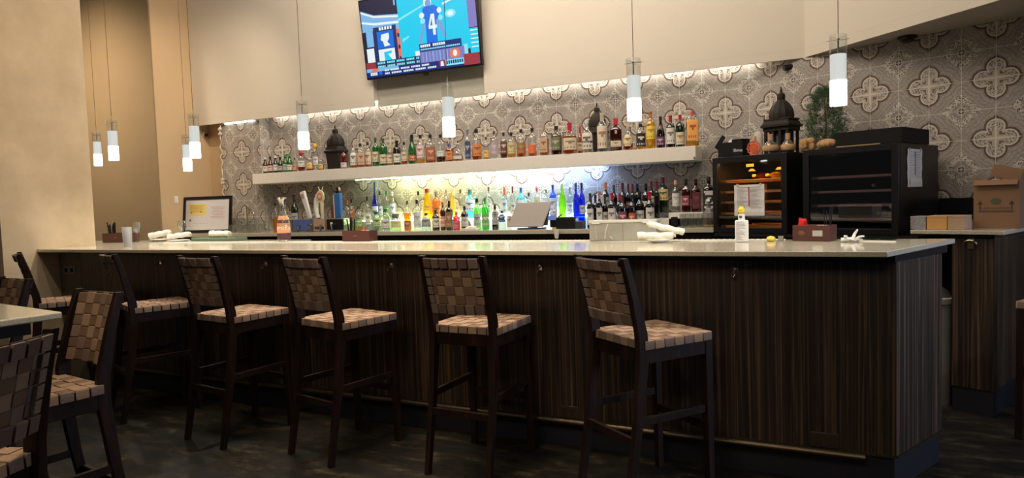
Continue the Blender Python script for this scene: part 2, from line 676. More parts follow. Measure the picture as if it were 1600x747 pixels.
SMOKEG = glass('dark_door_glass', (0.72, 0.73, 0.80), 0.0, 0.06)

# ================================================================== the room
UX, UY = math.cos(R(24)), -math.sin(R(24))      # direction of the wall beyond the bend
VX, VY = math.sin(R(24)), math.cos(R(24))       # into that wall


def uvp(u, v, z=0.0):
    return Vector((u * UX + v * VX, u * UY + v * VY, z))


SKEW = -R(24)                                   # rotz that aligns local x,y with u,v

struct(MB().box((-1.0, 3.0, -0.05), (20, 16, 0.1)).build('floor', FLOORM, smooth=False))
struct(MB().box((-1.5, 3.0, 4.60), (18, 16, 0.1)).build('ceiling', CREAMW, smooth=False))


def wall_uv(name, segs, m):
    """vertical tiled faces; segs (x0,y0,x1,y1,z0,z1,u0) with u running along the wall in metres"""
    me = bpy.data.meshes.new(name)
    vs_, fs, uvs = [], [], []
    for x0, y0, x1, y1, z0, z1, u0 in segs:
        L = math.hypot(x1 - x0, y1 - y0)
        nx, ny = -(y1 - y0) / L * 0.12, (x1 - x0) / L * 0.12
        n = len(vs_)
        vs_ += [(x0, y0, z0), (x1, y1, z0), (x1, y1, z1), (x0, y0, z1)]
        vs_ += [(x0 + nx, y0 + ny, z0), (x1 + nx, y1 + ny, z0), (x1 + nx, y1 + ny, z1), (x0 + nx, y0 + ny, z1)]
        for fc, uu in (((0, 1, 2, 3), ((u0, z0), (u0 + L, z0), (u0 + L, z1), (u0, z1))),
                       ((5, 4, 7, 6), ((0, 0),) * 4), ((3, 2, 6, 7), ((0, 0),) * 4), ((1, 5, 6, 2), ((0, 0),) * 4), ((4, 0, 3, 7), ((0, 0),) * 4)):
            fs.append([n + i for i in fc])
            uvs += list(uu)
    me.from_pydata(vs_, [], fs)
    ul = me.uv_layers.new(name='UVMap')
    for i, w in enumerate(uvs):
        ul.data[i].uv = w
    me.materials.append(m)
    o = bpy.data.objects.new(name, me)
    C.objects.link(o)
    return struct(o)


WY = 6.35
BX = -0.723
Z1 = 2.50
U0 = (BX - 0.2031)          # a quatrefoil column lies half a period left of the bend
# u = 0 at X = BX - P/2
wall_uv('wall_tile_back', [(-6.414, WY, BX, WY, 0, Z1, -6.414 - U0)], TILE)
RL = 3.4
wall_uv('wall_tile_right', [(BX, WY, BX + .462 * UX, WY + .462 * UY, 0, Z1, BX - U0), (BX + .462 * UX, WY + .462 * UY, BX + RL * UX, WY + RL * UY, 0, 2.4315, BX - U0 + .462)], TILE)
PY = 6.200
wall_uv('wall_pier_front', [(-7.07, PY, -6.414, PY, 0, Z1, -7.07 - U0 + 0.12)], TILE)
wall_uv('wall_pier_side', [(-6.4135, PY + 0.002, -6.4135, WY, 0, Z1, 0.16)], TILE)

# soffit above the back bar, with the shallow recess that holds the television
sz0, sz1 = 2.430, 4.58
SF = 6.15
front = [(-7.49, SF), (-4.635, SF), (-4.635, SF + 0.09), (-3.253, SF + 0.09), (-3.253, SF), (-0.264, SF), (1.75, SF - 2.014 * math.tan(R(46)))]
back = [(2.6, 4.9), (2.4, 5.2), (BX, WY + 0.1), (-7.49, WY + 0.1)]
front2 = [(-7.49, 6.19), (-0.30, 6.19), (-0.264, SF), (1.75, SF - 2.014 * math.tan(R(46)))]
sof = MB().prism(front + back, sz0 + .075, sz1)
sof.prism([(-7.49, SF), (-4.635, SF), (-4.635, SF + .022), (-7.49, SF + .022)], sz0, sz0 + .0745)
sof.prism([(-3.253, SF), (-0.264, SF), (-0.264, SF + .022), (-3.253, SF + .022)], sz0, sz0 + .0745)          # drop lip hiding the light strip
sof.prism([(-0.264, SF), (1.75, SF - 2.014 * math.tan(R(46))), (2.6, 4.9), (2.4, 5.2), (-0.20, WY)], sz0 + .0015, sz0 + .0745)
struct(sof.build('wall_soffit', CREAMW, smooth=False))
struct(MB().box((-3.944, SF + .080, 3.504), (1.381, .018, 2.145)).build('wall_recess', plaster('greige_recess', (.37, .36, .31), (.395, .38, .33), 1.0), smooth=False))  # recess panel in a greyer, darker tone than the soffit

# left side: the plaster column, the shaded brown recess and the beige return behind it
struct(MB().box((-6.60, 3.290, 2.3), (1.72, 0.718, 4.6)).build('wall_column', PLASTER, smooth=False))
struct(MB().box((-9.20, 5.59, 2.3), (3.42, 0.02, 4.6)).build('wall_alcove', BROWNW, smooth=False))
struct(MB().box((-7.56, 6.041, 2.3), (0.14, 0.88, 4.6)).build('wall_return', PLASTER2, smooth=False))
struct(MB().box((-7.28, 6.42, 1.25), (0.42, 0.12, 2.5)).build('wall_nook', PLASTER2, smooth=False))
struct(MB().box((-10.95, 3.0, 2.3), (0.1, 8, 4.6)).build('wall_left', BROWNW, smooth=False))
struct(MB().box((-7.56, 1.2, 2.3), (0.14, 3.2, 4.6)).build('wall_dining', PLASTER, smooth=False))
struct(MB().box((-5.602, 3.40, 0.522), (0.278, 0.12, 1.044)).build('wall_knee', GREYW, smooth=False))
# black splash strip on the tiles above the service counter
sp = MB().box((0, 0, 1.175), (1.25, 0.012, 0.15)).build('trim_1', BLKMETAL, loc=uvp(-1.13, 5.495), rotz=SKEW, smooth=False)
struct(sp)

# ================================================================== the bar
bar = thing('bar_cabinet', 'long dark striped wood bar front with canted end, under the quartz top', 'bar', (0, 0, 0))
P0, P1 = (-5.46, 3.34), (0.2134, 3.34)
P2, P3 = (0.432, 3.79), (-5.46, 3.79)
MB().prism([P0, P1, P2, P3], 0.150, 1.012).build('front_panel', ZEBRA, bar, smooth=False)
MB().prism([(-5.46, 3.35), (0.206, 3.35), (0.421, 3.787), (-5.46, 3.787)], 0.0, 0.1495).build('toe_kick', NAVYBLK, bar, smooth=False)
MB().prism([(-5.459, 3.325), (0.208, 3.325), (0.462, 3.86), (-5.459, 3.86)], 1.0125, 1.045).build('sub_top', BLKMETAL, bar, smooth=False)
MB().bar((-5.46, 3.334, 0.153), (0.2134, 3.334, 0.153), 0.010, 0.008).bar((0.218, 3.338, 0.153), (0.437, 3.788, 0.153), 0.010, 0.008).build('edge_strip', BRONZE, bar)
rear = MB()
for k in range(6):
    rear.box((-4.99 + k * 0.94, 3.80, 0.55), (0.90, 0.02, 0.80), 0)
rear.build('rear_doors', DARKWOOD, bar, bevel=0.003)

top = MB().prism([(-5.738, 3.175), (0.172, 3.175), (0.510, 3.988), (-3.70, 3.988), (-3.9, 4.26), (-7.10, 4.26), (-7.10, 3.66), (-5.738, 3.66)], 1.0455, 1.070)
tag(top.build('bar_countertop', QUARTZ, bevel=0.004), 'long beige speckled quartz bar top with a canted end', 'countertop')

rail = thing('foot_rail', 'bronze tube foot rail running along the base of the dark bar', 'foot rail', (0, 0, 0))
MB().tube([(-5.3, 3.290, 0.150), (0.09, 3.290, 0.150)], 0.016, 12).build('rail_tube', BRONZE, rail)
for k in range(6):
    x_ = -5.05 + k * 0.96
    MB().tube([(x_, 3.3495, 0.142), (x_, 3.30, 0.148)], 0.008, 8).build('bracket', BRONZE, rail)

hookw = ['below the bar top near the column end', 'below the bar top between the third and fourth stool', 'below the bar top between the fourth and fifth stool', 'below the bar top between the fifth and sixth stool', 'below the bar top nearest the canted end']
hk0 = None
for i, x_ in enumerate((-4.504, -3.454, -2.433, -1.459, -0.45)):
    if hk0 is None:
        hk0 = thing('bag_hook', '', 'hook', (x_, 3.3395, 0.966), group='bag hooks under the bar top')
        MB().box((0, -0.003, 0), (0.020, 0.006, 0.030)).build('plate', CHROME, hk0, bevel=0.001)
        b_ = MB()
        pts = [(0, -0.004, 0.005), (0.004, -0.03, 0.0), (0.002, -0.045, -0.015), (-0.006, -0.04, -0.028), (-0.014, -0.022, -0.026)]
        b_.tube(pts, 0.0035, 8).sphere((-0.014, -0.022, -0.026), 0.006, 8, 6).sphere((0.002, -0.010, 0.010), 0.008, 8, 6)
        b_.build('hook_arm', CHROME, hk0)
        h = hk0
    else:
        h = copy_tree(hk0)
        h.location.x = x_
    h['label'] = 'small chrome bag hook ' + hookw[i]

# sockets let into the bar front and the knee wall
def outlet(loc, rotz, w, h, m, label, screws=True):
    t = thing('outlet_plate', label, 'outlet', loc, rotz)
    MB().box((0, -0.003, 0), (w, 0.006, h)).build('cover', m, t, bevel=0.0015)
    b = MB()
    for s in (-1, 1):
        b.box((s * w * 0.22, -0.0067, 0), (w * 0.25, 0.0014, h * 0.5))
    b.build('socket', MBLACK if m is not BROWNPL else BRONZE, t)
    return t


BROWNPL = mat('brown_cover_plate', (0.030, 0.020, 0.015), 0.35)
GREYPL = mat('grey_cover_plate', (0.20, 0.18, 0.15), 0.5)
outlet((-5.61, 3.3395, 0.889), 0, 0.16, 0.065, GREYPL, 'grey double socket plate on the knee wall under the bar end')
outlet((-1.322, 3.3395, 0.190), 0, 0.10, 0.062, BROWNPL, 'brown socket plate low on the bar front between two stools')
outlet((-0.075, 3.3395, 0.193), 0, 0.118, 0.068, BROWNPL, 'brown socket plate low on the bar front near the canted end')

# ================================================================== back bar counters
bc = thing('back_counter', 'low dark back bar cabinet with black doors under the bottle counter', 'cabinet')
MB().prism([(-7.45, 5.76), (-0.93, 5.76), (-0.80, 6.10), (-0.80, 6.34), (-6.40, 6.34), (-6.40, 6.12), (-7.45, 6.12)], 0.0, 1.018).build('carcass', DARKWOOD, bc, smooth=False)
for k in range(7):
    d_ = MB().box((-6.9 + k * 0.93, 5.750, 0.52), (0.90, 0.018, 0.86)).build('door', BLKMETAL, bc, bevel=0.003)
    MB().tube([(-6.9 + k * 0.93 - 0.15, 5.728, 0.90), (-6.9 + k * 0.93 + 0.15, 5.728, 0.90)], 0.006, 8).build('handle', STEEL, d_)
ct = MB().prism([(-7.48, 5.72), (-0.90, 5.72), (-0.90, 6.345), (-6.408, 6.345), (-6.408, 6.128), (-7.06, 6.128), (-7.06, 6.345), (-7.48, 6.345)], 1.0185, 1.060)
tag(ct.build('back_countertop', QUARTZ, bevel=0.003), 'narrow beige quartz top of the back bar carrying the liquor bottles', 'countertop')

fb = thing('fridge_base_cabinet', 'plain black cabinet carrying the two wine fridges', 'cabinet')
MB().box((-2.345, 5.07, 0.50), (1.45, 0.70, 1.0)).build('carcass', BLKMETAL, fb, rotz=SKEW, smooth=False)
MB().box((-2.345, 5.07, 1.012), (1.47, 0.76, 0.024)).build('top_panel', MBLACK, fb, rotz=SKEW, smooth=False)

svc = thing('service_cabinet', 'dark striped wood end cabinet right of the wine fridges', 'cabinet')
MB().box((-1.273, 5.01, 0.59), (0.210, 0.95, 0.88)).build('side_panel', ZEBRA, svc, rotz=SKEW, smooth=False)
MB().box((-1.273, 5.01, 0.075), (0.204, 0.94, 0.149)).build('toe_kick', NAVYBLK, svc, rotz=SKEW, smooth=False)
MB().box((-1.273, 5.005, 1.041), (0.218, 0.97, 0.018)).build('sub_top', BLKMETAL, svc, rotz=SKEW, smooth=False)
tag(MB().box((-1.352, 4.995, 1.063), (0.476, 0.99, 0.024)).build('service_countertop', QUARTZ, rotz=SKEW, bevel=0.003),
    'short beige quartz top holding the cardboard box', 'countertop')
op = thing('bottle_opener', 'round brass bottle opener screwed below the short quartz top', 'bottle opener', uvp(-1.282, 4.5340, 0.998), SKEW)
MB().box((0, -0.003, 0.0), (0.03, 0.006, 0.06)).build('plate', BRASS := mat('worn_brass', (0.5, 0.42, 0.28), 0.3, 1.0), op, bevel=0.001)
MB().tube([(0.030 * math.cos(a), -0.014 - 0.008 * math.sin(a), -0.002 + 0.020 * math.sin(a)) for a in [PI * k / 10 for k in range(-1, 12)]], 0.006, 8).build('lip', BRASS, op)

# the long white wall shelf
sh = thing('wall_shelf', 'long thick white floating shelf on the tiles, loaded with bottles', 'shelf')
MB().box((-3.771, 6.192, 1.698), (5.27, 0.312, 0.124)).build('shelf_board', WHITE, sh, bevel=0.003)
MB().box((-1.147, 6.032, 1.655), (0.014, 0.003, 0.018)).build('price_tag', mat('tag_brown', (0.25, 0.12, 0.08), 0.6), sh)
tube_led = emissive('led_tube_white', (0.95, 1.0, 0.92), 5.0)

# lit acrylic liquor step in sections, each with its own glow colour: green yellow, warm, white, blue
LEDS = [(-5.02, -4.52, (0.80, 1.0, 0.62), 1.2), (-4.515, -4.02, (0.93, 1.0, 0.52), 7.0), (-4.015, -3.52, (1.0, 0.95, 0.50), 6.5),
        (-3.515, -3.02, (0.82, 1.0, 0.80), 7.0), (-3.015, -2.52, (0.86, 1.0, 1.0), 9.0), (-2.515, -2.06, (0.36, 0.55, 1.0), 8.0)]
stepw = ['dim green end', 'yellow green section', 'warm yellow section', 'pale green section', 'white section behind the monitor', 'blue section by the printer']
for i, (a_, b_, c_, s_) in enumerate(LEDS):
    t = thing('lit_bottle_step', 'glowing acrylic bottle step on the back counter, ' + stepw[i], 'display step', ((a_ + b_) / 2, 6.255, 1.0602), group='lit acrylic bottle steps')
    MB().box((0, 0, 0.0445), (b_ - a_, 0.15, 0.089)).build('step_box', emissive('lit_acrylic_%d' % i, c_, s_ * .16), t, bevel=0.003)
    MB().box((0, 0.066, 0.0935), (b_ - a_ - .01, .012, 0.008)).build('added_uplight', emissive('added_uplight_glow_%d' % i, c_, s_ * 14.0), t)  # extra uplight, added to brighten the wall behind the bottles
    st = thing('added_shelf_strip', 'added light strip under the wall shelf above the ' + stepw[i], 'light strip', ((a_ + b_) / 2, 6.26, 1.6358), group='added light strips under the wall shelf')  # extra strips, added to brighten the tiles below the shelf
    MB().box((0, 0, -0.004), (b_ - a_ - .01, 0.030, 0.0075)).build('strip_body', emissive('added_strip_glow_%d' % i, c_, s_ * 9.0), st)

# white ledge carrying the wines at the right end of the counter
lg = MB().box((-1.47, 6.205, 1.0955), (1.13, 0.26, 0.069)).box((-1.15, 6.205, 1.12), (0.48, 0.26, 0.118))
tag(lg.build('bottle_ledge', WHITE, bevel=0.002), 'low white ledge carrying whiskey and wine beside the first fridge', 'ledge')

cove = thing('cove_light', 'thin warm light strip tucked under the soffit above the tiles', 'light strip', (-3.38, 6.30, 2.5045))
MB().box((0, 0, -.004), (5.8, .020, .0075)).build('strip_body', emissive('cove_warm', (1.0, .92, .78), 34.0), cove)
cove2 = thing('cove_light', 'short bright light strip over the tiled pier', 'light strip', (-6.74, 6.183, 2.4295))
MB().box((0, 0, -.004), (.50, .010, .0075)).build('strip_body', emissive('cove_white', (1.0, .97, .90), 14.0), cove2)

SHELF_BOTTLES = [
    ('beer', -6.238, 6.09, 1.762, 0.192, 0.0308, 'brown', 'brown', 0, ('white', 0.12, 0.45), 'silver', 'small brown beer bottle, white label'),
    ('beer', -6.155, 6.09, 1.762, 0.199, 0.0307, 'brown', 'brown', 0, ('redwhite', 0.12, 0.45), 'black', 'small brown beer bottle, reddish label'),
    ('beer', -6.072, 6.09, 1.762, 0.202, 0.0306, 'black', 'black', 0, ('white', 0.12, 0.48), 'cream', 'small dark beer bottle, cream cap'),
    ('beer', -5.997, 6.09, 1.762, 0.186, 0.0304, 'dgreen', 'dgreen', 0, ('grey', 0.12, 0.42), 'black', 'small dark green beer bottle'),
    ('beer', -5.919, 6.09, 1.762, 0.212, 0.0303, 'green', 'green', 0, ('grey', 0.1, 0.45), 'green', 'small green beer bottle, grey label'),
    ('beer', -5.85, 6.09, 1.762, 0.208, 0.034, 'green', 'green', 0, ('white', 0.1, 0.4), 'green', 'small green beer bottle, white label'),
    ('liquor', -5.773, 6.09, 1.762, 0.158, 0.0301, 'clear', 'amber', 0.5, ('tan', 0.1, 0.5), 'brown', 'little tan labelled bottle'),
    ('liquor', -5.67, 6.09, 1.762, 0.238, 0.0411, 'clear', 'red', 0.3, ('white', 0.2, 0.5), 'redbig', 'bottle with bulging red wax cap'),
    ('decanter', -5.542, 6.09, 1.762, 0.145, 0.0408, 'clear', 'amber', 0.6, ('yellow', 0.15, 0.6), 'clear', 'round bottle with yellow disc label'),
    ('tall', -5.452, 6.09, 1.762, 0.309, 0.0295, 'clear', 'clear', 0, ('white', 0.2, 0.5), 'redyellow', 'slim clear bottle, red and yellow ball top'),
    ('decanter', -5.379, 6.09, 1.762, 0.114, 0.0331, 'clear', 'amber', 0.7, ('gold', 0.1, 0.55), 'clear', 'little round gold flask'),
    ('liquor', -5.042, 6.09, 1.762, 0.217, 0.0361, 'red', 'red', 0, ('white', 0.05, 0.3), 'black', 'red and black bottle, low white label'),
    ('liquor', -4.904, 6.09, 1.762, 0.222, 0.0394, 'clear', 'amber', 0.2, ('white', 0.12, 0.75), 'clear', 'clear bottle, tall white label'),
    ('square', -4.804, 6.09, 1.762, 0.266, 0.0427, 'clear', 'amber', 0.7, ('tan', 0.1, 0.6), 'black', 'square whisky bottle, tan label'),
    ('liquor', -4.804, 6.22, 1.762, 0.288, 0.0397, 'clear', 'amber', 0.3, ('cream', 0.12, 0.62), 'black', 'clear whisky bottle, cream label'),
    ('liquor', -4.596, 6.09, 1.762, 0.315, 0.0386, 'green', 'green', 0, ('cream', 0.15, 0.5), 'dgreen', 'green whisky bottle, cream label'),
    ('liquor', -4.494, 6.09, 1.762, 0.301, 0.0454, 'green', 'green', 0, ('cream', 0.08, 0.4), 'dgreen', 'tall green bottle beside another green one'),
    ('liquor', -4.408, 6.09, 1.762, 0.225, 0.0348, 'clear', 'gold', 0.5, ('cream', 0.1, 0.5), 'gold', 'gold whisky bottle, cream label'),
    ('liquor', -4.313, 6.09, 1.762, 0.264, 0.0415, 'dark', 'brown', 0.3, ('white', 0.1, 0.45), 'blacktall', 'dark bottle with tall black cap'),
    ('liquor', -4.219, 6.09, 1.762, 0.24, 0.0344, 'clear', 'amber', 0.4, ('cream', 0.15, 0.55), 'black', 'narrow amber bottle, cream label'),
    ('champ', -4.117, 6.09, 1.762, 0.31, 0.0444, 'green', 'green', 0, ('redlab', 0.1, 0.3), 'foilblack', 'green champagne bottle, red label'),
    ('liquor', -4.008, 6.09, 1.762, 0.302, 0.0441, 'clear', 'gold', 0.18, ('pinkwhite', 0.2, 0.62), 'black', 'clear bottle, pink and white label'),
    ('square', -3.887, 6.09, 1.762, 0.298, 0.0505, 'clear', 'amber', 0.6, ('rust', 0.08, 0.55), 'black', 'square rust labelled bourbon bottle'),
    ('liquor', -3.758, 6.09, 1.762, 0.289, 0.0468, 'clear', 'brown', 0.25, ('clearwhite', 0.2, 0.4), 'black', 'clear bottle with dark dregs'),
    ('square', -3.653, 6.09, 1.762, 0.189, 0.0399, 'amber', 'amber', 0, ('orange', 0.1, 0.55), 'blue', 'orange whisky bottle, blue stopper'),
    ('decanter', -3.555, 6.09, 1.762, 0.182, 0.0495, 'clear', 'amber', 0.45, ('clearwhite', 0.1, 0.3), 'silver', 'squat round decanter, ball stopper'),
    ('tall', -3.434, 6.09, 1.762, 0.312, 0.0295, 'clear', 'clear', 0, ('navy', 0.05, 0.62), 'greycap', 'slim bottle in a navy sleeve'),
    ('liquor', -3.33, 6.09, 1.762, 0.31, 0.0488, 'clear', 'amber', 0.5, ('orange', 0.12, 0.5), 'black', 'broad orange labelled bourbon bottle'),
    ('liquor', -3.223, 6.09, 1.762, 0.225, 0.0291, 'clear', 'gold', 0.4, ('yellow', 0.08, 0.4), 'brown', 'small yellow labelled bottle'),
    ('liquor', -3.128, 6.09, 1.762, 0.275, 0.0385, 'clear', 'clear', 0, ('mauve', 0.15, 0.6), 'brown', 'clear bottle, mauve label'),
    ('liquor', -3.023, 6.09, 1.762, 0.255, 0.0351, 'clear', 'brown', 0.3, ('brownlab', 0.15, 0.65), 'black', 'bottle with dark brown label'),
    ('liquor', -2.938, 6.09, 1.762, 0.249, 0.0381, 'clear', 'gold', 0.4, ('yellowlab', 0.15, 0.6), 'black', 'pale bottle, faded yellow label'),
    ('liquor', -2.83, 6.09, 1.762, 0.272, 0.0441, 'clear', 'amber', 0.5, ('greenred', 0.12, 0.5), 'black', 'clear bottle, green and red label'),
    ('liquor', -2.711, 6.09, 1.762, 0.275, 0.0406, 'clear', 'amber', 0.2, ('redorange', 0.1, 0.4), 'black', 'bottle with round red orange label'),
    ('square', -2.582, 6.09, 1.762, 0.284, 0.0403, 'clear', 'amber', 0.7, ('tan', 0.1, 0.6), 'tan', 'rectangular bottle, tan cork'),
    ('liquor', -2.456, 6.09, 1.762, 0.274, 0.0522, 'smoke', 'brown', 0.5, ('olive', 0.15, 0.6), 'black', 'wide smoky olive bottle'),
    ('maker', -2.319, 6.09, 1.762, 0.297, 0.0669, 'clear', 'amber', 0.7, ('cream', 0.12, 0.5), 'redwax', 'wide cream labelled bottle, dripping red wax'),
    ('maker', -2.262, 6.22, 1.762, 0.279, 0.0278, 'amber', 'amber', 0, ('cream', 0.12, 0.4), 'redwax', 'narrow bottle with red wax neck'),
    ('maker', -2.143, 6.09, 1.762, 0.31, 0.0541, 'clear', 'clear', 0, ('creamtwo', 0.1, 0.6), 'silver', 'round shouldered clear bottle, two labels'),
    ('liquor', -1.995, 6.09, 1.762, 0.358, 0.0506, 'clearblue', 'clear', 0, ('creamlong', 0.08, 0.66), 'creamtall', 'tall clear bottle, long cream label'),
    ('square', -1.864, 6.09, 1.762, 0.3, 0.0531, 'wine', 'wine', 0, ('cream', 0.12, 0.3), 'redwax2', 'dark red square bottle, red cap'),
    ('decanter2', -1.75, 6.09, 1.762, 0.225, 0.0439, 'clear', 'red', 0.35, ('creamoval', 0.15, 0.6), 'gold', 'round shouldered bottle, oval cream label'),
    ('liquor', -1.632, 6.09, 1.762, 0.23, 0.0435, 'clear', 'gold', 0.3, ('black', 0.1, 0.62), 'black', 'clear bottle, black label'),
    ('liquor', -1.54, 6.09, 1.762, 0.335, 0.0432, 'yellow', 'yellow', 0, ('yellowlab2', 0.25, 0.6), 'cork', 'golden yellow bottle, orange cork'),
    ('burg', -1.45, 6.09, 1.762, 0.281, 0.0372, 'black', 'black', 0, ('purple', 0.08, 0.35), 'black', 'black wine bottle, purple label'),
    ('wine', -1.361, 6.09, 1.762, 0.285, 0.0398, 'black', 'black', 0, ('white', 0.1, 0.6), 'redfoil', 'dark wine bottle, tall white label'),
    ('liquor', -1.276, 6.09, 1.762, 0.282, 0.0396, 'dgreen', 'dgreen', 0, ('creamlow', 0.06, 0.45), 'redfoil', 'dark green bottle, cream label, red cap'),
    ('handle', -1.172, 6.09, 1.762, 0.303, 0.0533, 'clear', 'gold', 0.2, ('orange2', 0.15, 0.75), 'redsmall', 'handled jug bottle, orange label'),
]
